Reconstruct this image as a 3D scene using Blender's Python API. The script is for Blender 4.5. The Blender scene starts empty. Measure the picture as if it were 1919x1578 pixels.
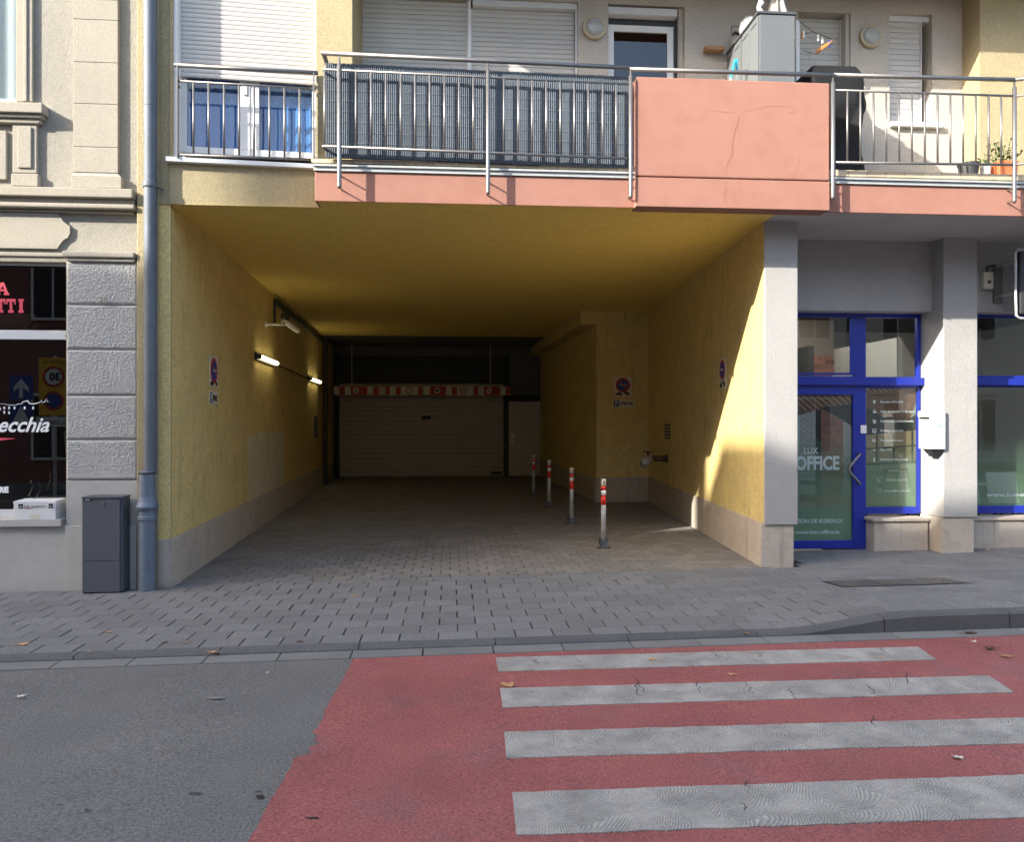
import bpy, math, random
from mathutils import Vector, noise, Matrix
random.seed(7)
R = math.radians
scene = bpy.context.scene
C = scene.collection

# ------------------------------------------------------------------ camera, sky, sun, exposure
TH = R(4.5); FPX = 1450.0; CX = 959.5; CY = 787.0; CH = 1.65
cam = bpy.data.cameras.new('camera'); camo = bpy.data.objects.new('camera', cam); C.objects.link(camo)
camo.location = (0, 0, CH); camo.rotation_euler = (R(90), 0, -TH)
cam.sensor_width = 36; cam.lens = FPX/1919*36; cam.shift_y = -2/1919
cam.clip_end = 500; cam.clip_start = 0.05
scene.camera = camo
SUNV = Vector((-1.83, -1.0, 1.0)).normalized()           # towards the sun
w = bpy.data.worlds.new('World'); scene.world = w; w.use_nodes = True
wn = w.node_tree; sky = wn.nodes.new('ShaderNodeTexSky'); sky.sky_type = 'NISHITA'; sky.sun_disc = False
sky.sun_elevation = math.asin(SUNV.z); sky.sun_rotation = math.atan2(SUNV.x, SUNV.y)
sky.air_density = 1.0; sky.dust_density = 3.2; sky.ozone_density = 1.0
bg = wn.nodes['Background']; bg.inputs['Strength'].default_value = 0.118
wn.links.new(sky.outputs[0], bg.inputs[0])
sun = bpy.data.lights.new('sun', 'SUN'); sun.energy = 2.35; sun.angle = R(0.53); sun.color = (1, 0.945, 0.84)
suno = bpy.data.objects.new('sun', sun); C.objects.link(suno)
suno.rotation_euler = SUNV.to_track_quat('Z', 'Y').to_euler(); suno.location = (-30, -20, 30)
scene.view_settings.view_transform = 'Standard'; scene.view_settings.look = 'None'
scene.view_settings.exposure = 2.36; scene.view_settings.gamma = 1
scene.view_settings.use_curve_mapping = False
scene.cycles.max_bounces = 10; scene.cycles.diffuse_bounces = 6; scene.cycles.transparent_max_bounces = 12
scene.cycles.glossy_bounces = 4

# ------------------------------------------------------------------ helpers
def raydir(px, py):
    u = (px-CX)/FPX; v = (CY-py)/FPX
    return Vector((u*math.cos(TH)+math.sin(TH), -u*math.sin(TH)+math.cos(TH), v))
def project(p):
    xc = p[0]*math.cos(TH)-p[1]*math.sin(TH); d = p[0]*math.sin(TH)+p[1]*math.cos(TH)
    if d < .1: return None
    return (CX+FPX*xc/d, CY-FPX*(p[2]-CH)/d, d)
def g(x): return .011*(x+2.74)
class Pl:                                   # a vertical plane; s runs along it, k runs into the wall
    def __init__(s, ox, oy, dx=1, dy=0):
        l = math.hypot(dx, dy); s.o = (ox, oy); s.d = (dx/l, dy/l); s.n = (-dy/l, dx/l)
    def pt(s, a, z, k=0): return Vector((s.o[0]+a*s.d[0]+k*s.n[0], s.o[1]+a*s.d[1]+k*s.n[1], z))
    def at(s, px, py, k=0):
        r = raydir(px, py); den = r.x*s.n[0]+r.y*s.n[1]
        t = (s.o[0]*s.n[0]+s.o[1]*s.n[1]+k)/den
        x, y = r.x*t-s.o[0], r.y*t-s.o[1]
        return (x*s.d[0]+y*s.d[1], CH+r.z*t)
    def S(s, px, k=0): return s.at(px, 700, k)[0]
    def Z(s, px, py, k=0): return s.at(px, py, k)[1]
def gnd(px, py, dz=0):                      # a pixel dropped on the sloping ground
    r = raydir(px, py); t = (CH-g(0)-dz)/(-r.z+.011*r.x)
    return Vector((r.x*t, r.y*t, g(r.x*t)+dz))

WORG = {}
class MB:
    def __init__(s): s.v = []; s.f = []; s.mi = []
    def add(s, vs, fs, mi=0):
        b = len(s.v); s.v += [Vector(p) for p in vs]
        for f in fs: s.f.append([b+i for i in f]); s.mi.append(mi)
        return s
    def hexa(s, p, mi=0): return s.add(p, [(0,3,2,1),(4,5,6,7),(0,1,5,4),(1,2,6,5),(2,3,7,6),(3,0,4,7)], mi)
    def box(s, pl, s0, s1, z0, z1, k0, k1, mi=0):
        P = pl.pt
        return s.hexa([P(s0,z0,k0),P(s1,z0,k0),P(s1,z0,k1),P(s0,z0,k1),P(s0,z1,k0),P(s1,z1,k0),P(s1,z1,k1),P(s0,z1,k1)], mi)
    def pbox(s, pl, x0, y0, x1, y1, k0, k1, mi=0):       # sized from what it covers, on its own plane
        m = (x0+x1)/2
        return s.box(pl, pl.S(x0,k0), pl.S(x1,k0), pl.Z(m,y1,k0), pl.Z(m,y0,k0), k0, k1, mi)
    def wb(s, x0, x1, y0, y1, z0, z1, mi=0): return s.box(F0, x0, x1, z0, z1, y0, y1, mi)
    def prism(s, pl, o, k0, k1, mi=0):
        n = len(o); P = [pl.pt(a,z,k0) for a,z in o]+[pl.pt(a,z,k1) for a,z in o]
        return s.add(P, [tuple(range(n)), tuple(range(2*n-1,n-1,-1))]+[(i,i+n,(i+1)%n+n,(i+1)%n) for i in range(n)], mi)
    def disc(s, pl, a, z, r, k0, k1, n=28, mi=0, rx=None):
        return s.prism(pl, [(a+(rx or r)*math.cos(t*2*math.pi/n), z+r*math.sin(t*2*math.pi/n)) for t in range(n)], k0, k1, mi)
    def tube(s, pts, r, n=8, mi=0, cap=True):
        pts = [Vector(p) for p in pts]; rs = r if isinstance(r, (list,tuple)) else [r]*len(pts)
        b = len(s.v); up = None
        for i, p in enumerate(pts):
            t = (pts[min(i+1,len(pts)-1)]-pts[max(i-1,0)]).normalized()
            if up is None: up = t.orthogonal().normalized()
            up = (up-t*up.dot(t)).normalized(); sd = t.cross(up)
            for j in range(n):
                a = 2*math.pi*j/n; s.v.append(p+(up*math.cos(a)+sd*math.sin(a))*rs[i])
        for i in range(len(pts)-1):
            for j in range(n):
                s.f.append([b+i*n+j, b+i*n+(j+1)%n, b+(i+1)*n+(j+1)%n, b+(i+1)*n+j]); s.mi.append(mi)
        if cap:
            s.f.append([b+j for j in range(n)][::-1]); s.mi.append(mi)
            s.f.append([b+(len(pts)-1)*n+j for j in range(n)]); s.mi.append(mi)
        return s
    def lathe(s, c, prof, n=24, mi=0):                    # prof: (r, z) up the axis
        return s.tube([(c[0],c[1],c[2]+z) for r,z in prof], [r for r,z in prof], n, mi)
    def grid(s, fn, nu, nv, mi=0):
        b = len(s.v)
        for j in range(nv+1):
            for i in range(nu+1): s.v.append(Vector(fn(i/nu, j/nv)))
        for j in range(nv):
            for i in range(nu):
                a = b+j*(nu+1)+i; s.f.append([a,a+1,a+nu+2,a+nu+1]); s.mi.append(mi)
        return s
    def build(s, name, mats, parent=None, smooth=False, bevel=0, org=None, **kw):
        if not isinstance(mats, (list,tuple)): mats = [mats]
        me = bpy.data.meshes.new(name)
        if parent is not None: o0 = WORG[parent.name]
        else: o0 = Vector(org) if org else Vector((0,0,0))
        me.from_pydata([tuple(p-o0) for p in s.v], [], s.f)
        for m in mats: me.materials.append(m)
        me.polygons.foreach_set('material_index', s.mi)
        if smooth: me.polygons.foreach_set('use_smooth', [True]*len(s.f))
        me.update(); o = bpy.data.objects.new(name, me); C.objects.link(o)
        if parent is not None: o.parent = parent
        else: o.location = o0
        WORG[o.name] = o0
        if bevel:
            b = o.modifiers.new('bevel', 'BEVEL'); b.width = bevel; b.segments = 2; b.limit_method = 'ANGLE'; b.angle_limit = R(40)
        tag(o, **kw); return o
def tag(o, label=None, cat=None, group=None, kind=None):
    if label: o['label'] = label
    if cat: o['category'] = cat
    if group: o['group'] = group
    if kind: o['kind'] = kind
    return o
def thing(name, loc, label, cat, group=None):
    o = bpy.data.objects.new(name, None); o.location = loc; o.empty_display_size = .1; C.objects.link(o)
    WORG[o.name] = Vector(loc); return tag(o, label, cat, group)
def inst(o, parent, loc, rot=None, name=None):           # another piece sharing its mesh data
    c = o.copy(); C.objects.link(c); c.parent = parent; c.location = Vector(loc)-(WORG[parent.name] if parent else Vector((0,0,0)))
    if rot: c.rotation_euler = rot
    WORG[c.name] = Vector(loc); return c
def copy_tree(o, parent=None):
    c = o.copy(); C.objects.link(c); c.parent = parent; WORG[c.name] = WORG[o.name]
    for ch in list(o.children): copy_tree(ch, c)
    return c
def text(body, size, pl, a, z, k, mat, parent, name='lettering', bold=0, shear=0, align='LEFT', sx=1, extr=.0006, fit=None, mirror=False):
    cu = bpy.data.curves.new('t', 'FONT'); cu.body = body; cu.size = size; cu.offset = bold; cu.shear = shear
    cu.align_x = align; cu.extrude = extr; cu.resolution_u = 3
    ob = bpy.data.objects.new('t', cu); C.objects.link(ob); bpy.context.view_layer.update()
    me = bpy.data.meshes.new_from_object(ob.evaluated_get(bpy.context.evaluated_depsgraph_get()))
    if fit:
        xs = [v.co.x for v in me.vertices]
        sx = fit/(max(xs)-min(xs)); 
        if align == 'LEFT':
            m0 = min(xs)
            for v in me.vertices: v.co.x -= m0
    o0 = WORG[parent.name]
    for v in me.vertices:
        v.co = pl.pt(a+v.co.x*sx, z+v.co.y, k-v.co.z)-o0
    me.materials.clear(); me.materials.append(mat)
    bpy.data.objects.remove(ob); bpy.data.curves.remove(cu)
    o = bpy.data.objects.new(name, me); C.objects.link(o); o.parent = parent; WORG[o.name] = o0
    return o

# ------------------------------------------------------------------ materials
def mat(name, col, rough=.8, metal=0, bump=0, bscale=80, var=0, vscale=3, col2=None, c2fac=(.45,.7), spec=.5,
        rnd=0, streak=0, fine=0, fscale=300, emit=0, bdetail=4, bdist=.01):
    m = bpy.data.materials.new(name); m.use_nodes = True; nt = m.node_tree; N = nt.nodes; L = nt.links
    b = N['Principled BSDF']; b.inputs['Roughness'].default_value = rough; b.inputs['Metallic'].default_value = metal
    b.inputs['Specular IOR Level'].default_value = spec
    tc = N.new('ShaderNodeNewGeometry'); pos = tc.outputs['Position']
    rgb = N.new('ShaderNodeRGB'); rgb.outputs[0].default_value = (*col, 1); cur = rgb.outputs[0]
    def mixc(fac, a, c, mode='MIX'):
        x = N.new('ShaderNodeMix'); x.data_type = 'RGBA'; x.blend_type = mode
        if isinstance(fac, float): x.inputs[0].default_value = fac
        else: L.new(fac, x.inputs[0])
        L.new(a, x.inputs[6])
        if isinstance(c, tuple): x.inputs[7].default_value = (*c, 1)
        else: L.new(c, x.inputs[7])
        return x.outputs[2]
    def noi(sc, det=4, rough_=.6, vec=None):
        n = N.new('ShaderNodeTexNoise'); n.inputs['Scale'].default_value = sc; n.inputs['Detail'].default_value = det
        n.inputs['Roughness'].default_value = rough_; L.new(vec or pos, n.inputs['Vector']); return n.outputs['Fac']
    def rng(src, a, b_, c, d):
        r = N.new('ShaderNodeMapRange'); L.new(src, r.inputs[0])
        for i, q in enumerate((a, b_, c, d)): r.inputs[i+1].default_value = q
        return r.outputs[0]
    def gain(cur, fac):
        x = N.new('ShaderNodeVectorMath'); x.operation = 'SCALE'; L.new(cur, x.inputs[0]); L.new(fac, x.inputs['Scale']); return x.outputs[0]
    if col2: cur = mixc(rng(noi(vscale*1.7, 6), c2fac[0], c2fac[1], 0, 1), cur, col2)
    if var: cur = gain(cur, rng(noi(vscale, 6, .65), .3, .7, 1-var, 1+var))
    if fine: cur = gain(cur, rng(noi(fscale, 2, .7), .3, .7, 1-fine, 1+fine))
    if streak:
        mp = N.new('ShaderNodeMapping'); mp.inputs['Scale'].default_value = (9, 9, .5); L.new(pos, mp.inputs[0])
        cur = gain(cur, rng(noi(1.3, 5, .6, mp.outputs[0]), .58, .78, 1, 1-streak))
    if rnd:
        oi = N.new('ShaderNodeObjectInfo'); ad = N.new('ShaderNodeMath'); ad.operation = 'ADD'
        L.new(oi.outputs['Random'], ad.inputs[0]); L.new(tc.outputs['Random Per Island'], ad.inputs[1])
        fr = N.new('ShaderNodeMath'); fr.operation = 'FRACT'; L.new(ad.outputs[0], fr.inputs[0])
        cur = gain(cur, rng(fr.outputs[0], 0, 1, 1-rnd, 1+rnd))
    L.new(cur, b.inputs['Base Color'])
    if bump:
        bp = N.new('ShaderNodeBump'); bp.inputs['Strength'].default_value = bump; bp.inputs['Distance'].default_value = bdist
        L.new(noi(bscale, bdetail, .65), bp.inputs['Height']); L.new(bp.outputs[0], b.inputs['Normal'])
    if emit: b.inputs['Emission Color'].default_value = (*col, 1); b.inputs['Emission Strength'].default_value = emit
    m['_cur'] = 0
    return m
def glass(name, tint=(1,1,1), refl=1.6, rough=.0, haze=0):
    m = bpy.data.materials.new(name); m.use_nodes = True; nt = m.node_tree; N = nt.nodes; L = nt.links
    N.remove(N['Principled BSDF']); out = N['Material Output']
    tr = N.new('ShaderNodeBsdfTransparent'); tr.inputs[0].default_value = (*tint, 1)
    gl = N.new('ShaderNodeBsdfGlossy'); gl.inputs['Roughness'].default_value = rough
    fr = N.new('ShaderNodeFresnel'); fr.inputs[0].default_value = 1.5
    mu = N.new('ShaderNodeMath'); mu.operation = 'MULTIPLY'; mu.inputs[1].default_value = refl; mu.use_clamp = True
    ge = N.new('ShaderNodeNewGeometry'); iv = N.new('ShaderNodeMath'); iv.operation = 'SUBTRACT'; iv.inputs[0].default_value = 1; L.new(ge.outputs['Backfacing'], iv.inputs[1])
    m2 = N.new('ShaderNodeMath'); m2.operation = 'MULTIPLY'; L.new(fr.outputs[0], m2.inputs[0]); L.new(iv.outputs[0], m2.inputs[1])
    L.new(m2.outputs[0], mu.inputs[0]); mx = N.new('ShaderNodeMixShader')
    L.new(mu.outputs[0], mx.inputs[0]); L.new(tr.outputs[0], mx.inputs[1]); L.new(gl.outputs[0], mx.inputs[2])
    L.new(mx.outputs[0], out.inputs[0]); return m

M = {}
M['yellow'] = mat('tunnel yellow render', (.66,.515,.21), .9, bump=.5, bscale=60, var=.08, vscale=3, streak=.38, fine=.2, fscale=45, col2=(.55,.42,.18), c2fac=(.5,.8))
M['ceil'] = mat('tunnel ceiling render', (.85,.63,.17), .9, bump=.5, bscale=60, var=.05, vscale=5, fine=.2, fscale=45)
M['pale'] = mat('pale yellow render', (.36,.30,.175), .92, bump=.7, bscale=65, bdist=.010, var=.06, vscale=2, fine=.14, fscale=45, streak=.12)
M['mark'] = mat('dirt mark', (.30,.22,.08), .9)
M['patch'] = mat('repair render', (.60,.55,.38), .9, bump=.3, bscale=150, var=.12, vscale=3, streak=.1)
M['pink'] = mat('pink render', (.315,.152,.113), .85, bump=.18, bscale=160, var=.03, vscale=2.5, fine=.05, col2=(.285,.132,.092), c2fac=(.46,.72))
M['grey'] = mat('grey render', (.355,.348,.335), .9, bump=.5, bscale=45, bdist=.010, var=.05, vscale=2, fine=.07, fscale=45, streak=.1)
M['soffit'] = mat('grey soffit', (.48,.46,.44), .9, bump=.5, bscale=50, var=.06, fine=.12, fscale=45)
M['upper'] = mat('upper grey stucco', (.47,.43,.375), .92, bump=.8, bscale=60, bdist=.012, var=.05, vscale=2.5, fine=.16, fscale=50)
M['stone'] = mat('townhouse stucco', (.30,.278,.233), .92, bump=.7, bscale=75, bdist=.010, var=.06, vscale=2, fine=.12, fscale=50, streak=.06)
M['stoneS'] = mat('townhouse moulding', (.315,.286,.234), .9, bump=.4, bscale=80, bdist=.007, var=.06, vscale=2, fine=.1, fscale=50, streak=.06)
M['rough'] = mat('rough cast blocks', (.45,.44,.42), .95, spec=.2, bump=.3, bscale=90, var=.08, vscale=5, fine=.06)
M['plinth'] = mat('light stone plinth', (.46,.40,.335), .8, bump=.1, bscale=60, var=.1, vscale=4, streak=.42, fine=.06, fscale=60, col2=(.36,.29,.22), c2fac=(.5,.8))
M['zinc'] = mat('zinc downpipe', (.115,.135,.16), .6, .2, bump=.08, bscale=20, var=.15, vscale=4, streak=.2)
M['iron'] = mat('painted iron pipe', (.13,.16,.21), .55, .1, bump=.1, bscale=60, var=.15, vscale=8)
M['steel'] = mat('brushed steel', (.24,.23,.22), .45, .8, var=.08, vscale=10)
M['galv'] = mat('galvanised steel', (.55,.56,.56), .5, .3, var=.22, vscale=18, bump=.05)
M['cab'] = mat('grey cabinet paint', (.085,.092,.11), .5, var=.05, vscale=4, bump=.03, bscale=200)
M['white'] = mat('white plastic', (.74,.74,.73), .45, var=.02)
M['slat'] = mat('shutter slat', (.52,.50,.47), .5, var=.03, vscale=2)
M['guide'] = mat('shutter guide', (.55,.53,.50), .5)
M['sill'] = mat('painted metal sill', (.62,.64,.66), .4, var=.04)
M['trim'] = mat('aluminium edge trim', (.45,.46,.44), .45, .3, var=.1, vscale=6)
M['tile'] = mat('balcony tile', (.50,.41,.28), .6, rnd=.15, var=.08, vscale=6)
M['blue'] = mat('blue aluminium', (.012,.028,.30), .35, var=.03)
M['asph'] = mat('asphalt', (.140,.138,.134), .85, bump=.5, bscale=120, var=.12, vscale=.9, fine=.42, fscale=80, col2=(.150,.145,.136), c2fac=(.45,.65), spec=.3)
M['asph2'] = mat('far asphalt', (.07,.07,.072), .85)
M['red'] = mat('red road coating', (.285,.092,.086), .8, bump=.55, bscale=120, var=.18, vscale=1.2, fine=.36, fscale=80, col2=(.23,.10,.10), c2fac=(.5,.75), spec=.3)
M['paver'] = mat('granite paver', (.165,.163,.163), .8, bump=.45, bscale=240, rnd=.12, var=.10, vscale=1.6, fine=.36, fscale=85)
M['tpaver'] = mat('driveway paver', (.20,.185,.17), .8, bump=.35, bscale=200, rnd=.14, var=.15, vscale=.9, fine=.2)
M['joint'] = mat('dark joint', (.022,.021,.020), .95, bump=.5, bscale=200)
M['kerb'] = mat('kerb stone', (.095,.095,.10), .8, bump=.5, bscale=180, rnd=.08, var=.12, fine=.3, fscale=100)
M['gut'] = mat('gutter concrete', (.17,.17,.165), .8, bump=.3, bscale=200, rnd=.08, var=.1, fine=.15)
M['slatd'] = mat('garage door panel', (.50,.46,.42), .6, var=.05)
M['doorg'] = mat('grey steel door', (.58,.54,.48), .55, var=.05, vscale=2)
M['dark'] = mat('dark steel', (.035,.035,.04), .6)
M['black'] = mat('black print', (.012,.012,.014), .6)
M['concd'] = mat('dark concrete', (.16,.15,.145), .85, bump=.3, var=.12)
M['sred'] = mat('sign red', (.42,.035,.028), .6)
M['bred'] = mat('bollard red', (.75,.035,.025), .5)
M['sblue'] = mat('sign blue', (.02,.06,.32), .5)
M['sgreen'] = mat('sign green', (.03,.20,.06), .5)
M['cream'] = mat('cream paint', (.66,.62,.50), .5, var=.05)
M['syel'] = mat('sign yellow', (.75,.42,.02), .5)
M['rust'] = mat('rusty iron', (.10,.055,.035), .85, var=.3, vscale=30, bump=.3)
M['coverm'] = mat('worn tread plate', (.13,.115,.105), .5, .4, var=.25, vscale=4, bump=.1)
M['lens'] = mat('frosted lens', (.36,.36,.34), .25, var=.12, vscale=12)
M['ring'] = mat('lamp ring', (.48,.40,.26), .5, .2)
M['tube'] = mat('lit tube', (1,.86,.45), .5, emit=1.3)
M['spot'] = mat('lit downlight', (1,.95,.85), .5, emit=60)
M['letter'] = mat('window lettering', (.85,.86,.87), .6)
M['letterp'] = mat('red window lettering', (.72,.07,.12), .6)
M['reed'] = mat('reed screen strips', (.075,.095,.12), .8, var=.22, vscale=2.2)
M['thread'] = mat('screen thread', (.22,.23,.23), .8)
M['cloth'] = mat('black grill cover', (.013,.013,.014), .75, spec=.25, bump=.3, bscale=14, var=.1)
M['cabL'] = mat('balcony cabinet plastic', (.125,.137,.145), .85, spec=.2, var=.03)
M['cabT'] = mat('balcony cabinet trim', (.06,.065,.07), .5)
M['terra'] = mat('terracotta plastic', (.55,.16,.06), .6)
M['leafg'] = mat('green leaf', (.07,.13,.035), .6, rnd=.3)
M['leafo'] = mat('dry leaf', (.48,.27,.12), .8, rnd=.45, var=.2, vscale=60)
M['leafd'] = mat('dark dry leaf', (.09,.032,.022), .8, rnd=.3, var=.2, vscale=60)
M['paper'] = mat('pale scrap', (.60,.56,.48), .8)
M['curt'] = mat('blue curtain', (.10,.27,.68), .9, var=.05)
M['curtw'] = mat('white net curtain', (.55,.60,.66), .9)
M['wood'] = mat('wood', (.28,.15,.07), .6, var=.2, vscale=6)
M['woodl'] = mat('ceiling batten', (.50,.26,.15), .6)
M['brick'] = mat('interior brick', (.30,.11,.075), .85, rnd=.3, var=.15, vscale=10)
M['brickw'] = mat('white brick', (.42,.40,.37), .85, rnd=.2)
M['mortar'] = mat('mortar', (.25,.2,.17), .9)
M['floor'] = mat('interior floor', (.6,.56,.5), .5)
M['iwall'] = mat('interior wall', (.65,.62,.58), .8)
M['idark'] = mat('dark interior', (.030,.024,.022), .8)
M['glass'] = glass('window glass', (.85,.88,.87), 2.0)
M['glassd'] = glass('dark shop glass', (.35,.33,.33), 2.2)
M['gbot'] = glass('bottle glass', (.7,.75,.75), 2.5)
M['crack'] = mat('hairline crack', (.25,.105,.065), .9)
M['brown'] = mat('opposite red brown wall', (.20,.085,.07), .9, var=.1)
M['beige'] = mat('opposite beige wall', (.62,.58,.50), .9, var=.1)
M['cream2'] = mat('opposite cream wall', (.66,.63,.56), .9, var=.1)
M['pwood'] = mat('print wood', (.17,.09,.06), .6, var=.1, vscale=20); M['pbatten'] = mat('print batten', (.65,.36,.22), .6)
M['pdark'] = mat('print dark', (.045,.045,.042), .6); M['pfloor'] = mat('print pale floor', (.36,.38,.30), .6, var=.15, vscale=6); M['ptan'] = mat('print shelves', (.38,.28,.17), .6, var=.2, vscale=8)
def brick_print(name, c1, c2, mo):
    m = mat(name, c1, .7); nt = m.node_tree; bt = nt.nodes.new('ShaderNodeTexBrick'); g_ = nt.nodes.new('ShaderNodeNewGeometry'); sp = nt.nodes.new('ShaderNodeSeparateXYZ'); cb_ = nt.nodes.new('ShaderNodeCombineXYZ')
    nt.links.new(g_.outputs['Position'], sp.inputs[0]); nt.links.new(sp.outputs[0], cb_.inputs[0]); nt.links.new(sp.outputs[2], cb_.inputs[1]); nt.links.new(cb_.outputs[0], bt.inputs['Vector'])
    bt.inputs['Scale'].default_value = 1; bt.inputs['Brick Width'].default_value = .085; bt.inputs['Row Height'].default_value = .03; bt.inputs['Mortar Size'].default_value = .003
    for k_, c_ in (('Color1',c1),('Color2',c2),('Mortar',mo)): bt.inputs[k_].default_value = (*c_,1)
    nt.links.new(bt.outputs[0], nt.nodes['Principled BSDF'].inputs['Base Color']); return m
M['pbrick'] = brick_print('print red brick', (.30,.11,.08), (.40,.17,.12), (.22,.16,.13)); M['pbrickw'] = brick_print('print pale brick', (.45,.43,.40), (.55,.52,.49), (.25,.24,.22))
M['orange'] = mat('orange cloth', (.55,.22,.06), .8)
M['teal'] = mat('teal plastic', (.02,.35,.48), .5)
M['bluep'] = mat('blue peg', (.03,.10,.6), .5)
M['parasol'] = mat('parasol fabric', (.38,.36,.32), .9)

def comb_material():                       # ridged thermoplastic, combed in arcs
    m = mat('combed thermoplastic', (.35,.335,.305), .78, bump=0, var=.16, vscale=5, fine=.2, fscale=90, col2=(.28,.265,.24), c2fac=(.5,.75))
    nt = m.node_tree; N = nt.nodes; L = nt.links; b = N['Principled BSDF']
    geo = N.new('ShaderNodeNewGeometry'); sp = N.new('ShaderNodeSeparateXYZ'); L.new(geo.outputs['Position'], sp.inputs[0])
    def ma(op, a, b_=None, c=None):
        x = N.new('ShaderNodeMath'); x.operation = op
        for i, q in enumerate((a, b_, c)):
            if q is None: continue
            if isinstance(q, (int, float)): x.inputs[i].default_value = q
            else: L.new(q, x.inputs[i])
        return x.outputs[0]
    n1 = N.new('ShaderNodeTexNoise'); n1.inputs['Scale'].default_value = 2.3; n1.inputs['Detail'].default_value = 1.5; L.new(geo.outputs['Position'], n1.inputs['Vector'])
    nn = ma('SUBTRACT', n1.outputs['Fac'], .5)
    P_ = .23
    xs = ma('ADD', ma('ADD', ma('DIVIDE', sp.outputs[0], P_), ma('MULTIPLY', nn, 1.6)), ma('MULTIPLY', sp.outputs[1], .9))
    xf = ma('MULTIPLY', ma('ADD', ma('FRACT', xs), .12), P_)
    yy = ma('MULTIPLY', ma('SUBTRACT', ma('FRACT', ma('ADD', ma('DIVIDE', sp.outputs[1], .31), ma('MULTIPLY', nn, .9))), 1.08), .30)
    r = ma('SQRT', ma('ADD', ma('MULTIPLY', xf, xf), ma('MULTIPLY', yy, yy)))
    wv = ma('SINE', ma('MULTIPLY', ma('ADD', r, ma('MULTIPLY', nn, .06)), 2*math.pi/.0125))
    n2 = N.new('ShaderNodeTexNoise'); n2.inputs['Scale'].default_value = 4.5; n2.inputs['Detail'].default_value = 2; L.new(geo.outputs['Position'], n2.inputs['Vector'])
    amp = N.new('ShaderNodeMapRange'); L.new(n2.outputs['Fac'], amp.inputs[0])
    for i, q in enumerate((.38, .56, .12, 1)): amp.inputs[i+1].default_value = q
    h = ma('MULTIPLY', wv, amp.outputs[0])
    bp = N.new('ShaderNodeBump'); bp.inputs['Strength'].default_value = .8; bp.inputs['Distance'].default_value = .004
    L.new(h, bp.inputs['Height']); L.new(bp.outputs[0], b.inputs['Normal'])
    src = b.inputs['Base Color'].links[0].from_socket                    # colour runs darker in the grooves, paler on the ridges
    sc = N.new('ShaderNodeVectorMath'); sc.operation = 'SCALE'; L.new(src, sc.inputs[0])
    L.new(ma('ADD', ma('MULTIPLY', h, .12), .97), sc.inputs['Scale']); L.new(sc.outputs[0], b.inputs['Base Color'])
    return m
M['comb'] = comb_material()

def film_material():                       # printed window film, green fading out upwards
    m = bpy.data.materials.new('green window film'); m.use_nodes = True; nt = m.node_tree; N = nt.nodes; L = nt.links
    b = N['Principled BSDF']; b.inputs['Base Color'].default_value = (.33,.52,.33,1); b.inputs['Roughness'].default_value = .6
    geo = N.new('ShaderNodeNewGeometry'); sp = N.new('ShaderNodeSeparateXYZ'); L.new(geo.outputs['Position'], sp.inputs[0])
    r = N.new('ShaderNodeMapRange'); L.new(sp.outputs[2], r.inputs[0])
    for i, q in enumerate((.25, 1.45, .6, 0)): r.inputs[i+1].default_value = q
    tr = N.new('ShaderNodeBsdfTransparent'); mx = N.new('ShaderNodeMixShader')
    L.new(r.outputs[0], mx.inputs[0]); L.new(tr.outputs[0], mx.inputs[1]); L.new(b.outputs[0], mx.inputs[2])
    L.new(mx.outputs[0], N['Material Output'].inputs[0]); return m
M['film'] = film_material()

# ------------------------------------------------------------------ planes of the place
F0 = Pl(0, 0)                                # k is world Y here
ZC = 3.78                                    # tunnel ceiling and balcony soffit
XL, YL = -2.76, 7.88                         # left front corner of the passage
LW = Pl(XL, YL, -.043, 1)                    # left wall
RX, RY = 3.342, 8.05
RW = Pl(RX+.0767*6.9, RY+6.9, -.0767, -1)    # right wall, s=0 in the alcove
AX, AY = RX+.0767*6.89, 14.94                # alcove corner
IX = 2.83; IW = Pl(IX-.03*7.66, 22.6, .03, -1)
BW = Pl(0, 22.6)                             # back wall
TW = Pl(0, 7.93)                             # townhouse wall
GL = Pl(XL, 7.86, math.cos(R(4.5)), math.sin(R(4.5)))   # block above the passage, turned a little
FA = Pl(0, 7.64)                             # balcony fascia
BK = Pl(0, 8.76)                             # balcony back wall
SH = Pl(0, 8.81)                             # wall over the shop
SG = Pl(0, 9.02)                             # shop glazing
SUNR = 1
def sm(a, b, x): t = max(0, min(1, (x-a)/(b-a))); return t*t*(3-2*t)
def lift(x): return .105*sm(2.5, 3.5, x) + .05*sm(-3.3, -4.6, x)*1.0
def zp(x, y): return g(x) + lift(x)*(1-sm(5.8, 7.9, y))

# ------------------------------------------------------------------ setting: ground
def sheet(name, x0, x1, y0, y1, dz, m, nx=1):
    b = MB(); b.grid(lambda u, v: (x0+u*(x1-x0), y0+v*(y1-y0), g(x0+u*(x1-x0))+dz), nx, 1)
    return b.build(name, m, kind='structure')
sheet('ground', -120, 120, -120, 120, -.25, M['asph2'])
road = sheet('road', -70, 70, -2.4, 5.46, -.032, M['asph'])
b = MB(); b.grid(lambda u, v: (-70+u*140, -5+v*2.6, g(-70+u*140)+.09), 1, 1); b.wb(-70,70,-2.5,-2.4,-1,.0)
b.build('opposite_pavement', M['gut'], kind='structure')
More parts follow.
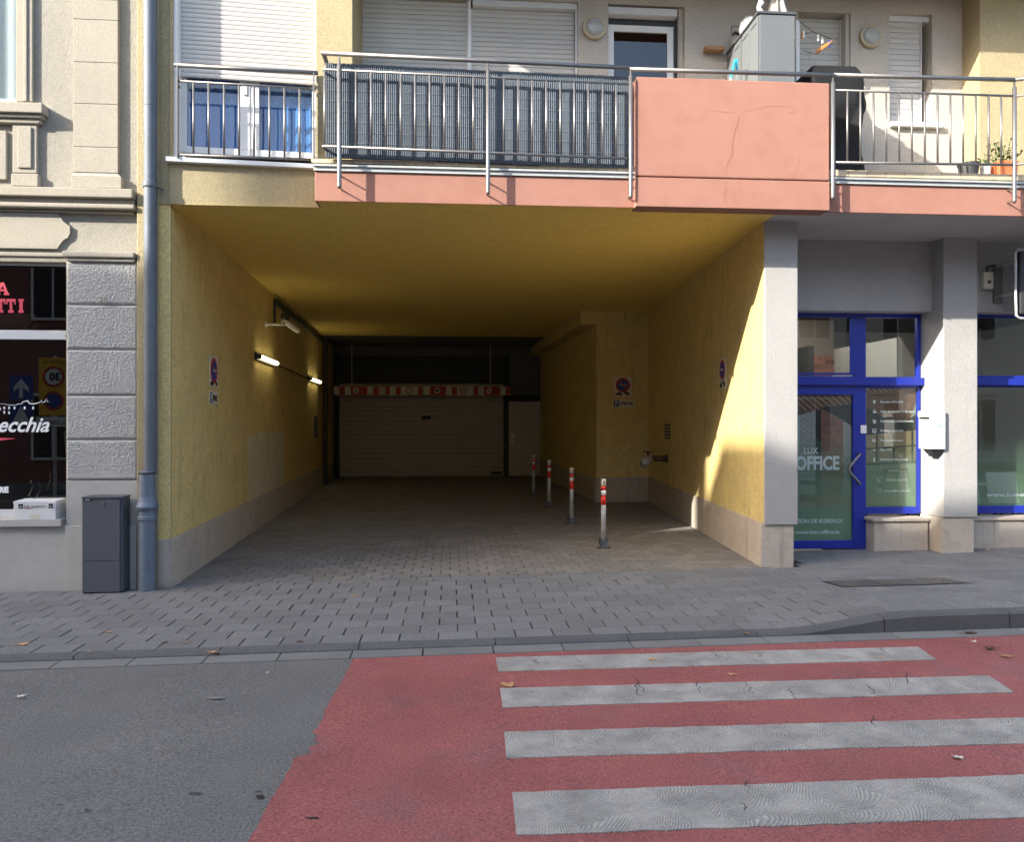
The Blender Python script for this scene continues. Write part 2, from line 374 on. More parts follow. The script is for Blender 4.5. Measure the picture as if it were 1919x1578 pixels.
# red coated area on the road with a worn ragged left edge
b = MB()
pl_ = [(663,1234.5),(640,1278),(612,1328),(598,1362),(585,1371),(596,1378),(588,1388),(602,1392),(577,1402),(584,1412),(551,1420),(545,1440),(512,1490),(492,1528),(457,1592),(430,1640),(400,1700)]
L_ = [gnd(x, y, -.028) for x, y in pl_]
L2 = []
for i in range(len(L_)-1):
    for k in range(5):
        p = L_[i].lerp(L_[i+1], k/5); L2.append(Vector((p.x+random.uniform(-.006,.006), p.y, 0)))
L2.append(L_[-1])
ytop = 5.43
L2[0] = Vector((L2[0].x, ytop, 0))
vs = []; 
for p in L2: vs.append((p.x, p.y, g(p.x)-.028)); vs.append((9, p.y, g(9)-.028))
b.add(vs, [(2*i, 2*i+2, 2*i+3, 2*i+1) for i in range(len(L2)-1)])
b.build('red_crossing_surface', M['red'], kind='structure')
# zebra bars, slightly raised
bars = [((929,1233),(934,1259),(1720,1213),(1755,1237)), ((937,1291),(942,1327),(1853,1267),(1900,1298)),
        ((945,1373),(949,1422),(2120,1340),(2190,1386)), ((960,1487),(968,1567),(2300,1440),(2440,1514))]
for q in bars:
    a, c, d, e = [gnd(x, y, -.026) for x, y in q]
    n = 60; top = [a.lerp(d, i/n) for i in range(n+1)]; bot = [c.lerp(e, i/n) for i in range(n+1)]
    for p in top+bot: p.y += random.uniform(-.004,.004); 
    hb = MB(); V = []
    for t_, b_ in zip(top, bot): V += [(b_.x,b_.y,g(b_.x)-.023),(t_.x,t_.y,g(t_.x)-.023),(t_.x,t_.y,g(t_.x)-.03),(b_.x,b_.y,g(b_.x)-.03)]
    Fc = []
    for i in range(n):
        o4 = 4*i; Fc += [(o4,o4+4,o4+5,o4+1),(o4+1,o4+5,o4+6,o4+2),(o4+3,o4+7,o4+4,o4)]
    Fc += [(0,1,2,3),(4*n+3,4*n+2,4*n+1,4*n)]
    hb.add(V, Fc).build('crossing_bar', M['comb'], kind='structure')
# cracks, worn spots and a painted light glint in the bars and road
def ribbon(b, pts, wd, nrm=Vector((0,0,1))):
    pts = [Vector(p) for p in pts]; V = []
    for i, p in enumerate(pts):
        t = (pts[min(i+1,len(pts)-1)]-pts[max(i-1,0)]).normalized(); sd = t.cross(nrm).normalized()
        k = wd*(.25+.75*math.sin(math.pi*(i+.5)/len(pts)))*random.uniform(.6,1.3)
        V += [p-sd*k, p+sd*k]
    b.add(V, [(2*i,2*i+1,2*i+3,2*i+2) for i in range(len(pts)-1)])
b = MB()
for x, y, L in ((1195,1285,26),(1305,1287,22),(1400,1290,24),(1695,1270,26),(1628,1292,18),(1632,1352,22),(1395,1470,16),(1390,1512,16),(1650,1218,10),(1420,1228,10),(1335,1228,12),(1080,1238,8),(1000,1240,10),(1190,1292,26),(1480,1300,20)):
    pts = []; 
    for i in range(8): pts.append(gnd(x+random.uniform(-5,5)+i*1.2, y-L/2+L*i/7, -.022))
    ribbon(b, pts, .0032)
b.build('crossing_cracks', M['joint'], kind='structure')
b = MB()
for x, y, rx, ry in ((487,1493,10,3),(365,1487,15,1.3),(485,1484,8,1),(112,1509,7,1),(165,1519,9,1),(586,1533,14,1.6),(111,1558,3,.8),(464,1527,2,1),(240,1510,3,.8)):
    P = [gnd(x+rx*math.cos(t*math.pi/6)*random.uniform(.75,1.1), y+ry*math.sin(t*math.pi/6)*random.uniform(.7,1.2), -.0245) for t in range(12)]
    b.add(P, [tuple(range(11,-1,-1))])
b.build('tar_spots', M['joint'], kind='structure')
b = MB()
for x, y, rx, ry in ((405,1308,20,2.2),(108,1313,6,1),(30,1329,6,1),(190,1292,5,.7),(480,1298,3,.6),(1270,1262,60,2),(1420,1270,40,1),(1796,1421,12,1.4)):
    P = [gnd(x+rx*math.cos(t*math.pi/6)*random.uniform(.75,1.1), y+ry*math.sin(t*math.pi/6)*random.uniform(.7,1.2), -.0243) for t in range(12)]
    if rx < 30: b.add(P, [tuple(range(11,-1,-1))])
b.build('glint_and_paint_specks', M['gut'], kind='structure')  # pale flecks; the widest drawn is reflected sunlight put into colour

# pavement made of separate pavers
def block_mesh(name, outline, h, inset, m):
    n = len(outline); V = [(x,y,-h) for x,y in outline]+[(x,y,-inset) for x,y in outline]
    cx = sum(x for x,y in outline)/n; cy = sum(y for x,y in outline)/n
    V += [(x-(inset if x>cx else -inset), y-(inset if y>cy else -inset), 0) for x,y in outline]
    Fc = [tuple(range(2*n, 3*n))]+[(i,(i+1)%n,(i+1)%n+n,i+n) for i in range(n)]+[(i+n,(i+1)%n+n,(i+1)%n+2*n,i+2*n) for i in range(n)]
    me = bpy.data.meshes.new(name); me.from_pydata(V, [], Fc); me.materials.append(m); me.update(); return me, V, Fc
def lay(parent, name, items, zf, limit, stuffname, matl):
    # items: (x, y, meshkey); nearest in view become parts, the rest one real-geometry part
    sc = []
    for it in items:
        x, y, k = it[:3]; p = project((x, y, zf(x, y)))
        vis = p is not None and -40 < p[0] < 1960 and p[1] < 1620
        sc.append(((0 if vis else 1), y, it))
    sc.sort(key=lambda t: (t[0], t[1]))
    rest = MB()
    for i, (v, y_, it) in enumerate(sc):
        x, y, k = it; e = .05
        zx = (zf(x+e,y)-zf(x-e,y))/(2*e); zy = (zf(x,y+e)-zf(x,y-e))/(2*e)
        dz = random.uniform(-.0012, .0008); rx = math.atan(zy)+random.uniform(-.003,.003); ry = -math.atan(zx)+random.uniform(-.0025,.0025); rz = random.uniform(-.006,.006)
        loc = Vector((x, y, zf(x,y)+dz))
        if i < limit and v == 0:
            o = bpy.data.objects.new(name, k[0]); C.objects.link(o); o.parent = parent; o.location = loc; o.rotation_euler = (rx, ry, rz)
        else:
            Mx = Matrix.Translation(loc) @ Matrix.Rotation(ry,4,'Y') @ Matrix.Rotation(rx,4,'X')
            rest.add([Mx @ Vector(q) for q in k[1]], k[2])
    if rest.v: rest.build(stuffname, matl, parent, kind='stuff')
bed = MB(); bed.grid(lambda u, v: (-30+60*u, 5.6+2.4*v, zp(-30+60*u, 5.6+2.4*v)-.022), 400, 12)
bed.add([(3.0,7.95,g(3.0)-.02),(30,7.95,g(30)-.02),(30,9.4,g(30)-.02),(3.0,9.4,g(3.0)-.02)], [(0,1,2,3)])
pav = bed.build('pavement', M['joint'], kind='structure')
PW, PD = .288, .2095
def rect(w_, d_): return [(-w_/2,-d_/2),(w_/2,-d_/2),(w_/2,d_/2),(-w_/2,d_/2)]
kb = block_mesh('paver', rect(PW-.008, PD-.0045), .06, .002, M['paver'])
kb2 = block_mesh('paver', rect(PW-.014, PD-.005), .06, .002, M['paver'])
kl = block_mesh('paver', rect(.34, .098), .06, .003, M['paver'])
gx0, gx1, gy0, gy1 = gnd(1537,1094).x, 0, 0, 0
ga, gb_, gc, gd = gnd(1537,1093), gnd(1575,1110), gnd(1750,1086), gnd(1820,1100)
GX0 = ga.x-.02; GX1 = GX0+1.25; GYc = (ga.y+gb_.y)/2; k0_ = round((GYc-.21-5.725)/PD); GY0 = 5.725+k0_*PD+.004; GY1 = GY0+2*PD-.008; cut_ = []
items = []
for j in range(10):
    y = 5.725+PD*(j+.5)
    for i in range(-34, 34):
        x = i*PW+(PW/2 if j % 2 else 0)+.05
        if GY0 < y < GY1 and x-PW/2 < GX1 and x+PW/2 > GX0:
            if x-PW/2 < GX0-.02: cut_.append((x-PW/2+.003, GX0-.004, y))
            if x+PW/2 > GX1+.02: cut_.append((GX1+.004, x+PW/2-.003, y))
            continue
        items.append((x, y, kb2 if random.random() < .3 else kb))
for j in range(2):
    y = 5.725+PD*10+.052+.1025*j
    for i in range(-14, 26):
        x = i*.347+(.17 if j else 0)
        if x < XL-.1 : continue
        items.append((x, y, kl))
ks = block_mesh('paver', rect(.19, .19), .06, .003, M['paver'])
y = 8.03+.1
while y < 9.1:
    for i in range(0, 34):
        x = 3.85+i*.197+(.1 if int(y*5) % 2 else 0)
        items.append((x, y, ks))
    y += .197
lay(pav, 'paver', items, zp, 300, 'outer_pavers', M['paver'])
# cut pavers beside the cover
for xa_, xb2_, y_ in cut_:
    q = MB(); zf_ = lambda x, y: zp(x, y)
    c4 = [(xa_,y_-PD/2+.002),(xb2_,y_-PD/2+.002),(xb2_,y_+PD/2-.002),(xa_,y_+PD/2-.002)]
    q.hexa([(x,y,zf_(x,y)-.05) for x,y in c4]+[(x,y,zf_(x,y)) for x,y in c4]).build('paver', M['paver'], pav)
# driveway of the passage: interlocking zigzag blocks
dw = MB(); dw.grid(lambda u, v: (-3.6+8.2*u, 7.95+14.8*v, g(-3.6+8.2*u)*(1-.6*v)-.022), 4, 1)
drv = dw.build('driveway', M['joint'], kind='structure')
def zd(x, y): return g(x)*(1-.6*sm(7.95,22.7,y))
zz = [(-.098,-.079),(.098,-.079),(.108,0),(.098,.079),(-.098,.079),(-.088,0)]
kt = block_mesh('driveway_block', zz, .05, .004, M['tpaver'])
items = []; j = 0; y = 8.125
while y < 22.6:
    xl = XL-.043*(y-YL); xr = RX+.0767*(y-RY) if y < AY else IX-.03*(y-AY)
    x = -2.75-.2*int((y-7)*.6)-(.1 if j % 2 else 0)
    while x < xr+.1:
        if x > xl-.2: items.append((x, y, kt))
        x += .2025
    y += .1625; j += 1
lay(drv, 'driveway_block', items, zd, 290, 'far_driveway_blocks', M['tpaver'])
# kerb and gutter, stone by stone
kerb = MB().wb(-30, 30, 5.62, 5.71, -1.2, -.45).build('kerb', M['joint'], kind='structure')
def strip_piece(parent, name, x0, x1, y0, y1, ztop, zbot, m, rnd_=.008):
    b = MB(); n = 4; V = []
    for i in range(n+1):
        x = x0+(x1-x0)*i/n; zt = ztop(x)
        V += [(x,y0,zbot(x)),(x,y0,zt-rnd_),(x,y0+rnd_,zt),(x,y1,zt),(x,y1,zbot(x))]
    Fc = []
    for i in range(n):
        for k in range(4): Fc.append((5*i+k, 5*i+5+k, 5*i+6+k, 5*i+1+k))
    Fc += [(0,1,2,3,4), (5*n+4,5*n+3,5*n+2,5*n+1,5*n)]
    return b.add(V, Fc).build(name, m, parent)
x = -8.6
while x < 9:
    L = 1.0 if x > 3.2 or x < -4 else .98
    strip_piece(kerb, 'kerb_stone', x+.004, x+L-.004, 5.60, 5.722, lambda x: g(x)+.002+lift(x), lambda x: g(x)-.3, M['kerb'], .018 )
    x += L
gutter = MB().wb(-30, 30, 5.44, 5.6, -1.2, -.45).build('gutter', M['joint'], kind='structure')
x = -8.7
while x < 9:
    strip_piece(gutter, 'gutter_stone', x+.005, x+.495, 5.437, 5.597, lambda x: g(x)-.022, lambda x: g(x)-.2, M['gut'], .004)
    x += .5
x = -60
b = MB()
b.add([(-70,5.44,g(-70)-.04),(-8.7,5.44,g(-8.7)-.04),(-8.7,5.73,g(-8.7)+.06),(-70,5.73,g(-70)+.06)], [(0,1,2,3)])
b.add([(9,5.44,g(9)-.04),(70,5.44,g(70)-.04),(70,5.73,g(70)+.1),(9,5.73,g(9)+.1)], [(0,1,2,3)])
b.build('outer_kerb', M['kerb'], kind='structure')

# ------------------------------------------------------------------ opposite side of the street (seen in the panes; casts the street's shade)
def opp(name, x0, x1, h, m, label, pediment=False, storeys=4):
    t = thing(name, ((x0+x1)/2, -5, g((x0+x1)/2)), label, 'building')
    MB().wb(x0, x1, -16, -5, -1.5, h-.35).wb(x0-.02, x1+.02, -16.2, -4.75, h-.35, h).build('wall', m, t)
    n = max(1, int((x1-x0)/2.6)); st = (h-.6)/storeys
    for s_ in range(storeys):
        for i in range(n):
            xc = x0+(i+.5)*(x1-x0)/n; z0 = .9+s_*st
            if s_ == 0: z0 = .6
            f = MB().wb(xc-.55, xc+.55, -4.99, -4.93, z0, z0+1.75).build('window', M['white'], t)
            MB().wb(xc-.48, xc-.03, -4.93, -4.92, z0+.07, z0+1.68).wb(xc+.03, xc+.48, -4.93, -4.92, z0+.07, z0+1.68).build('pane', M['idark'], f)
            if pediment: MB().prism(Pl(0,-5), [(xc-.8,z0+1.85),(xc+.8,z0+1.85),(xc,z0+2.25)], 0, .18).build('pediment', M['cream2'], t)
    return t
opp('townhouse', -70, -26.4, 15.85, M['cream2'], 'tall cream townhouse farthest along the opposite side of the street')
t = opp('apartment_building', -26.39, -22.9, 15.75, M['beige'], 'narrow beige apartment house with a chimney across the street')
MB().wb(-25.9, -25.66, -5.48, -5.05, 15.7, 17.3).wb(-25.92, -25.64, -5.50, -5.03, 17.3, 17.42).build('chimney', M['brown'], t)
opp('apartment_building', -22.89, -9, 14.05, M['brown'], 'red brown apartment block opposite the passage')
opp('townhouse', -8.99, 34, 7.0, M['beige'], 'low beige townhouse with window pediments across the street', True, 2)
# road sign post mirrored in the restaurant window
t = thing('road_sign', (-8.9,-2.0,g(-8.9)), 'grey post with yellow speed sign and blue arrow sign, mirrored in the restaurant window', 'road sign')
MB().tube([(-8.9,-2.0,-.1),(-8.9,-2.0,3.1)], .035, 10).tube([(-8.55,-2.0,-.1),(-8.7,-2.0,1.4)], .02, 8).build('post', M['galv'], t)
OP = Pl(-8.9, -1.95, -1, 0)                  # faces the building (+Y)
pb = MB().box(OP, -.32, .32, 1.75, 3.05, -.015, .01).build('board', M['syel'], t)
pb2 = MB().box(OP, -.38, .38, 1.5, 1.72, -.015, .01).build('board', M['white'], t)
MB().disc(OP, 0, 2.62, .24, -.02, -.016).build('border', M['sred'], pb)
MB().disc(OP, 0, 2.62, .18, -.025, -.021).build('disc', M['white'], pb)
text('30', .24, OP, -.15, 2.54, -.027, M['black'], pb, bold=.01); text('ZONE 30', .12, OP, -.26, 2.91, -.02, M['black'], pb)
MB().disc(OP, 0, 2.08, .22, -.02, -.016).build('border', M['sred'], pb); MB().disc(OP, 0, 2.08, .16, -.025, -.021).build('disc', M['sblue'], pb)
text('ca. 50m', .12, OP, -.3, 1.56, -.02, M['black'], pb2)
bb = MB().box(OP, .45, .95, 2.1, 2.65, -.015, .01).build('board', M['sblue'], t)
MB().prism(OP, [(.66,2.14),(.74,2.14),(.74,2.38),(.86,2.28),(.86,2.38),(.70,2.58),(.54,2.38),(.54,2.28),(.66,2.38)], -.02, -.016).build('arrow', M['white'], bb)
bb = MB().box(OP, .45, .95, 1.5, 2.05, -.015, .01).build('board', M['sblue'], t)
MB().prism(OP, [(.5,1.56),(.9,1.56),(.7,1.98)], -.02, -.016).build('triangle', M['white'], bb)
exec_after = []

# ------------------------------------------------------------------ apartment building
AB = thing('apartment_building', (3.3, 8.2, g(3.3)), 'yellow apartment building with pink balcony over a garage passage', 'building')
P = lambda name, m, **k: None
# passage walls
b = MB().box(LW, 0, 15.2, -.3, ZC, 0, .3); b.build('passage_wall', M['yellow'], AB)
b = MB().box(RW, 0, 6.85, -.1, .55, 0, .25).box(RW, 0, 6.903, .552, ZC, 0, .02); 
b.build('passage_wall', M['yellow'], AB)
MB().wb(IX, AX+.35, AY, AY+.3, -.1, ZC).build('passage_wall', M['yellow'], AB)
b = MB().box(IW, 0, 7.661, -.1, ZC, .0, .3); b.build('passage_wall', M['yellow'], AB)
b = MB()
for i in range(70):
    x = random.uniform(-2.6, 3.2); y = random.uniform(8.2, 15); L = random.uniform(.02, .09)
    ribbon(b, [(x+L*j/4-L/2, y+random.uniform(-.006,.006), ZC-.0065) for j in range(5)], random.uniform(.003,.006), Vector((0,0,-1)))
b.build('ceiling_marks', M['mark'], AB, kind='stuff')
b = MB()
for i in range(110):
    a_ = random.uniform(.2, 9); z_ = random.choice((random.uniform(.55,1.3), random.uniform(1,3.4))); L = random.uniform(.03, .16)
    ribbon(b, [LW.pt(a_+random.uniform(-.003,.003), z_-L*j/4, -.0025) for j in range(5)], random.uniform(.003,.008), Vector((1,0,0)))
for i in range(60):
    a_ = random.uniform(.3, 6.6); z_ = random.uniform(.6, 3.3); L = random.uniform(.03, .14)
    ribbon(b, [RW.pt(a_+random.uniform(-.003,.003), z_-L*j/4, -.0025) for j in range(5)], random.uniform(.003,.007), Vector((-1,0,0)))
b.build('wall_marks', M['mark'], AB, kind='stuff')
# downstand beam over the inner right wall
zb0 = Pl(0, AY).Z(1100, 607); zb1 = ZC
xb = Pl(0, AY).S(1088)
b = MB().add([(xb,AY-.002,zb0),(IX+.05,AY-.002,zb0),(IX-.15,22.55,zb0),(xb-.2,22.55,zb0),(xb,AY-.002,zb1),(IX+.05,AY-.002,zb1),(IX-.15,22.55,zb1),(xb-.2,22.55,zb1)],
    [(0,3,2,1),(0,1,5,4),(3,0,4,7)]); b.build('beam', M['yellow'], AB)
# ceiling
xg = FA.S(1460)
ZE = ZC-.004
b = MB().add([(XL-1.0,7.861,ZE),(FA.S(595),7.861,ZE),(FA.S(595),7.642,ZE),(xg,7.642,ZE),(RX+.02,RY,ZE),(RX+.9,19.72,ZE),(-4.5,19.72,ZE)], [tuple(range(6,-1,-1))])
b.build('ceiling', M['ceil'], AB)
b = MB()
for i in range(7):
    x0 = -4.3+i*1.25
    b.wb(x0+.006, x0+1.244, 19.71, 22.6, ZC-.01, ZC+.1)
b.wb(-5,5.5,9.3,23.2,ZC+.101,ZC+.3)
b.build('ceiling_panel', M['concd'], AB)
b = MB().add([(xg+.002,7.642,ZE),(14,7.642,ZE),(14,9.1,ZE),(RX+.1,9.1,ZE),(RX+.022,RY,ZE)], [(4,3,2,1,0)])
b.build('soffit', M['soffit'], AB)
# passage plinths of light stone slabs
pz = .475
def slabs(pl, s0, s1, L, z0, z1, k0, k1, parent=AB, m='plinth'):
    s_ = s0
    while s_ < s1-.01:
        e = min(s_+L, s1)
        MB().box(pl, s_+.0015, e-.0015, z0, z1, k0, k1).build('plinth_slab', M[m], parent, bevel=.003); s_ = e
slabs(LW, -.02, 14.6, 1.3, -.2, pz, -.022, .0)
slabs(RW, 0, 6.87, 1.1, -.1, .54, -.022, .0)
slabs(Pl(IX,AY), -.022, 1.04, 1.1, -.1, .53, -.022, 0)
slabs(IW, 0, 7.63, 1.3, -.1, .50, -.022, 0)
# dark drip line above the left plinth
# repair patch, notice
s0, z1 = LW.at(466.5, 815.6); s1, _ = LW.at(530.4, 807.5)
b = MB(); zt0, zt1 = LW.Z(466.5,815.6), LW.Z(530.4,807.5)
b.prism(LW, [(s0,pz+.01),(s1,pz+.01),(s1,zt1),((s0+s1)/2+.3,zt1-.03),((s0+s1)/2,zt1+.01),(s0,zt0)], -.004, .0); b.build('repair_patch', M['patch'], AB)
# back wall with steel frame
b = MB().wb(-5, 4, 22.62, 22.9, -.1, ZC+.1); b.build('back_wall', M['concd'], AB)
gd_x0, gd_x1 = BW.S(637), BW.S(943); gz0 = BW.Z(790,893)
gt = BW.Z(790,722)
gdoor = MB().wb(gd_x0-.14, gd_x0, 22.52, 22.6, gz0-.1, 3.55).wb(gd_x1, gd_x1+.16, 22.52, 22.6, gz0-.1, 3.55).wb(gd_x0, gd_x1, 22.55, 22.6, gt+.05, 3.5).build('garage_door', M['dark'], AB)
n = 20; ph = (gt+.05-gz0)/n; first = None
for i in range(n):
    z = gz0+i*ph
    if first is None:
        b = MB(); b.add([(gd_x0,22.57,z),(gd_x1,22.57,z),(gd_x1,22.535,z+.02),(gd_x0,22.535,z+.02),(gd_x1,22.535,z+ph-.01),(gd_x0,22.535,z+ph-.01),(gd_x1,22.57,z+ph),(gd_x0,22.57,z+ph)],
              [(0,1,2,3),(3,2,4,5),(5,4,6,7)]); first = b.build('panel', M['slatd'], gdoor)
    else:
        c = inst(first, gdoor, WORG[gdoor.name]); c.location = (0, 0, i*ph)
MB().pbox(BW, 790, 779, 807, 786, -.07, -.05).build('notice', M['dark'], gdoor)
MB().pbox(BW, 921, 884, 940, 889, -.07, -.05).build('maker_plate', M['black'], gdoor)
x0, x1 = BW.S(953), BW.S(1013)
pd = MB().box(BW, x0, x1, BW.Z(983,893), BW.Z(983,753), -.1, -.03).build('side_door', M['doorg'], AB, bevel=.006)
MB().pbox(BW, 957, 812, 962, 832, -.115, -.1).pbox(BW, 957, 816, 965, 821, -.14, -.115).build('handle', M['letter'], pd)
MB().wb(x0-.12, x0-.01, 22.48, 22.6, 0, 2.5).wb(x0-.12, 2.7, 22.48, 22.6, BW.Z(983,751), BW.Z(983,742)).build('door_frame', M['dark'], AB)
MB().pbox(BW, 955, 658, 1010, 740, -.06, 0).build('fixed_panel', M['concd'], AB)
# thin strut, conduit and pipe along the left wall
pp = LW.pt(LW.S(603), 0, -.09)
MB().tube([(pp.x,pp.y,-.05),(pp.x,pp.y,ZC)], .055, 10).build('wall_pipe', M['dark'], AB)
s0 = LW.S(512)
MB().box(LW, s0, LW.S(600), ZC-.16, ZC-.08, -.06, 0).box(LW, s0, s0+.04, LW.Z(512,612), ZC-.08, -.04, 0).build('conduit', M['dark'], AB)
MB().box(LW, LW.S(588), LW.S(595), LW.Z(591,820), LW.Z(591,780), -.012, 0).build('notice', M['concd'], AB)

# pier between the houses, left pillar front
b = MB(); xp0 = Pl(0,7.85).S(256); xp1 = Pl(0,7.85).S(297)
b.wb(xp0, xp1, 7.85, 8.3, -.1, 14); b.build('pier', M['pale'], AB, bevel=.01)
zf = .475
b = MB(); b.hexa([Vector(p) for p in ((xp1,7.88,zf),(XL+.001,7.88,zf),(XL-.03,8.3,zf),(xp1,8.3,zf),(xp1,7.88,14),(XL+.001,7.88,14),(XL-.03,8.3,14),(xp1,8.3,14))]); b.build('wall', M['pale'], AB)
MB().wb(xp1-.005, XL+.022, 7.85, 8.1, -.1, zf-.004).build('plinth_slab', M['plinth'], AB, bevel=.006)
# block over the passage with the french window
sR = GL.S(597); zs = GL.Z(450, 303)          # sill level
wx0, wx1 = GL.S(325), GL.S(596)
zsoff = ZC
b = MB()
b.box(GL, 0, sR, zsoff, zs-.03, 0, .30)
b.box(GL, 0, wx0, zs-.03, 9, 0, .30); b.box(GL, wx1, sR+.0, zs-.03, 9, 0, .30); b.box(GL, wx0, wx1, 6.75, 9, 0, .3)
b.build('wall', M['pale'], AB)
a = GL.S(310,-.05)
MB().box(GL, a, GL.S(588,-.05), zs-.045, zs, -.06, .25).build('window_sill', M['sill'], AB, bevel=.004)
WK = .20
def window_frame(pl, x0, x1, z0, z1, k, wd, parent, m, mull=(), rails=(), name='window', gl='glass', th=.05, gk=.02):
    f = MB(); f.box(pl,x0,x0+wd,z0,z1,k,k+th); f.box(pl,x1-wd,x1,z0,z1,k,k+th); f.box(pl,x0+wd,x1-wd,z0,z0+wd,k,k+th); f.box(pl,x0+wd,x1-wd,z1-wd,z1,k,k+th)
    for a_, w_ in mull: f.box(pl, a_-w_/2, a_+w_/2, z0+wd, z1-wd, k-.004, k+th)
    o = f.build(name, M[m], parent, bevel=.004)
    xs = [x0+wd]+[a_+sgn*w_/2 for a_, w_ in mull for sgn in (-1,1)]+[x1-wd]
    for i in range(0, len(xs), 2):
        MB().box(pl, xs[i], xs[i+1], z0+wd, z1-wd, k+gk, k+gk+.006).build('pane', M[gl], o)
    return o
fw0, fw1 = GL.S(337,WK), GL.S(597,WK); fz0, fz1 = GL.Z(460,291,WK), GL.Z(460,150,WK)
ml = GL.S(467.5,WK)
fwin = window_frame(GL, fw0, fw1, fz0, 6.7, WK, .065, AB, 'white', mull=[(ml,.19)])
MB().box(GL, ml-.004, ml+.004, fz0, 6.7, WK-.012, WK-.002).box(GL, ml-.06, ml-.02, GL.Z(460,178,WK), GL.Z(460,160,WK), WK-.02, WK-.004).build('mullion_trim', M['guide'], fwin)
cb = MB(); cb.grid(lambda u, v: GL.pt(fw0+.05+u*(fw1-fw0-.1), fz0+.02+v*2.2, WK+.12+.012*math.sin(u*70)+.006*math.sin(u*173)), 220, 2); cb.build('curtain', M['curt'], AB, smooth=True)
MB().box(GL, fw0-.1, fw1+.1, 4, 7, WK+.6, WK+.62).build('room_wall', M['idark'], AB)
def shutter(pl, x0, x1, z0, z1, k, pitch, parent, guides=True, wd=.035):
    sh = MB().box(pl, x0-wd, x1+wd, z0, z1, k+.025, k+.03).build('roller_shutter', M['guide'], parent)
    for q0, q1 in ((x0-wd, x0), (x1, x1+wd)): MB().box(pl, q0, q1, z0, z1, k-.02, k+.024).build('guide_rail', M['guide'], sh)
    n = int((z1-z0)/pitch)+1; first = None
    for i in range(n):
        if first is None:
            z = z0; b = MB(); pf = [(0,.008),(.08,.001),(.45,-.003),(.75,-.002),(.92,.001),(.95,.008),(1.0,.008)]
            V = []; 
            for t_, kk in pf: V += [pl.pt(x0, z+t_*pitch, k+kk), pl.pt(x1, z+t_*pitch, k+kk)]
            b.add(V, [(2*q, 2*q+1, 2*q+3, 2*q+2) for q in range(len(pf)-1)]); first = b.build('slat', M['slat'], sh)
        else: c = inst(first, sh, WORG[sh.name]); c.location = (0, 0, i*pitch)
    return sh
shutter(GL, GL.S(330,WK-.05), GL.S(596,WK-.05)-.02, GL.Z(460,150,WK-.05), 6.7, WK-.05, 8.45/FPX*7.9, AB)
MB().box(GL, wx0, wx0+.03, zs, 6.7, 0.02, .2).build('guide_rail', M['white'], AB)
# railings
def railing(pl, k, x0, x1, hr, mr, br, balus, posts, name='railing', zfun=None, ends=None, hr_over=.02):
    """hr, mr, br: (z_left, z_right) of handrail, upper rail, lower rail"""
    def zz(a, q): t_ = (a-x0)/(x1-x0); return q[0]+(q[1]-q[0])*t_
    r = MB().tube([pl.pt(x0-hr_over, zz(x0,hr), k), pl.pt(x1+hr_over, zz(x1,hr), k)], .0215, 12)
    r.tube([pl.pt(x0, zz(x0,mr), k), pl.pt(x1, zz(x1,mr), k)], .012, 8); r.tube([pl.pt(x0, zz(x0,br), k), pl.pt(x1, zz(x1,br), k)], .014, 8)
    o = r.build(name, M['steel'], AB, smooth=True)
    first = None; z0_, z1_ = zz(x0,br), zz(x0,mr)
    for a_ in balus:
        if first is None:
            first = MB().tube([(0,0,0),(0,0,z1_-z0_)], .0085, 8)
            me = None
        p = pl.pt(a_, zz(a_,br), k)
        MB().tube([p, pl.pt(a_, zz(a_,mr), k)], .0105, 8).build('baluster', M['steel'], o, smooth=True)
    return o, zz
kJ = -.06
z = lambda x, y: GL.Z(x, y, kJ)
jr, _ = railing(GL, kJ, GL.S(331,kJ), GL.S(592,kJ), (z(331,121.5), z(592,136)), (z(331,151), z(592,166)), (z(331,289.5), z(592,299)),
    [GL.S(q,kJ) for q in (362.6,391,420,448,476,505,533,561.5)], [])
b = MB()
for q in (332.5, 588):
    a_ = GL.S(q,kJ); b.box(GL, a_-.006, a_+.006, z(q,296), z(q,122 if q<400 else 136), kJ-.02, kJ+.02)
    for yy in (155, 290): b.box(GL, a_-.006, a_+.006, z(q,yy+4), z(q,yy), kJ+.02, .02)
b.build('post', M['steel'], jr)
# fascia, trim, tiles of the balcony
xF0 = FA.S(590); xF1 = 12.0
zft = FA.Z(1000, 330); 
zb_l = FA.Z(1000,384)
b = MB().wb(xF0, xF1, 7.64, 7.88, ZC, zft)
b.build('fascia', M['pink'], AB, bevel=.006)
b = MB().wb(xF0+.002, xF1, 7.88, 9.1, ZC+.02, zft-.01); b.build('balcony_slab', M['concd'], AB)
b = MB().wb(xF0-.01, xF1, 7.62, 7.9, zft, zft+.035).wb(xF0-.01, xF1, 7.60, 7.9, zft+.038, zft+.058).build('edge_trim', M['trim'], AB)
tb = MB().wb(xF0-.01, xF1, 7.64, 8.8, zft+.06, zft+.07).build('balcony_floor', M['joint'], AB)
ft = None; x = xF0-.03; zt = zft+.07
while x < 9:
    MB().wb(x+.002, x+.198, 7.61, 7.9, zft+.0715, zft+.135 if x > 3 else zft+.11).build('tile', M['tile'], tb, bevel=.003); x += .2
ZF = zft+.13
MB().wb(xF0, xF1, 7.91, 8.76, zft+.075, ZF-.006).build('floor_slab', M['tile'], AB)
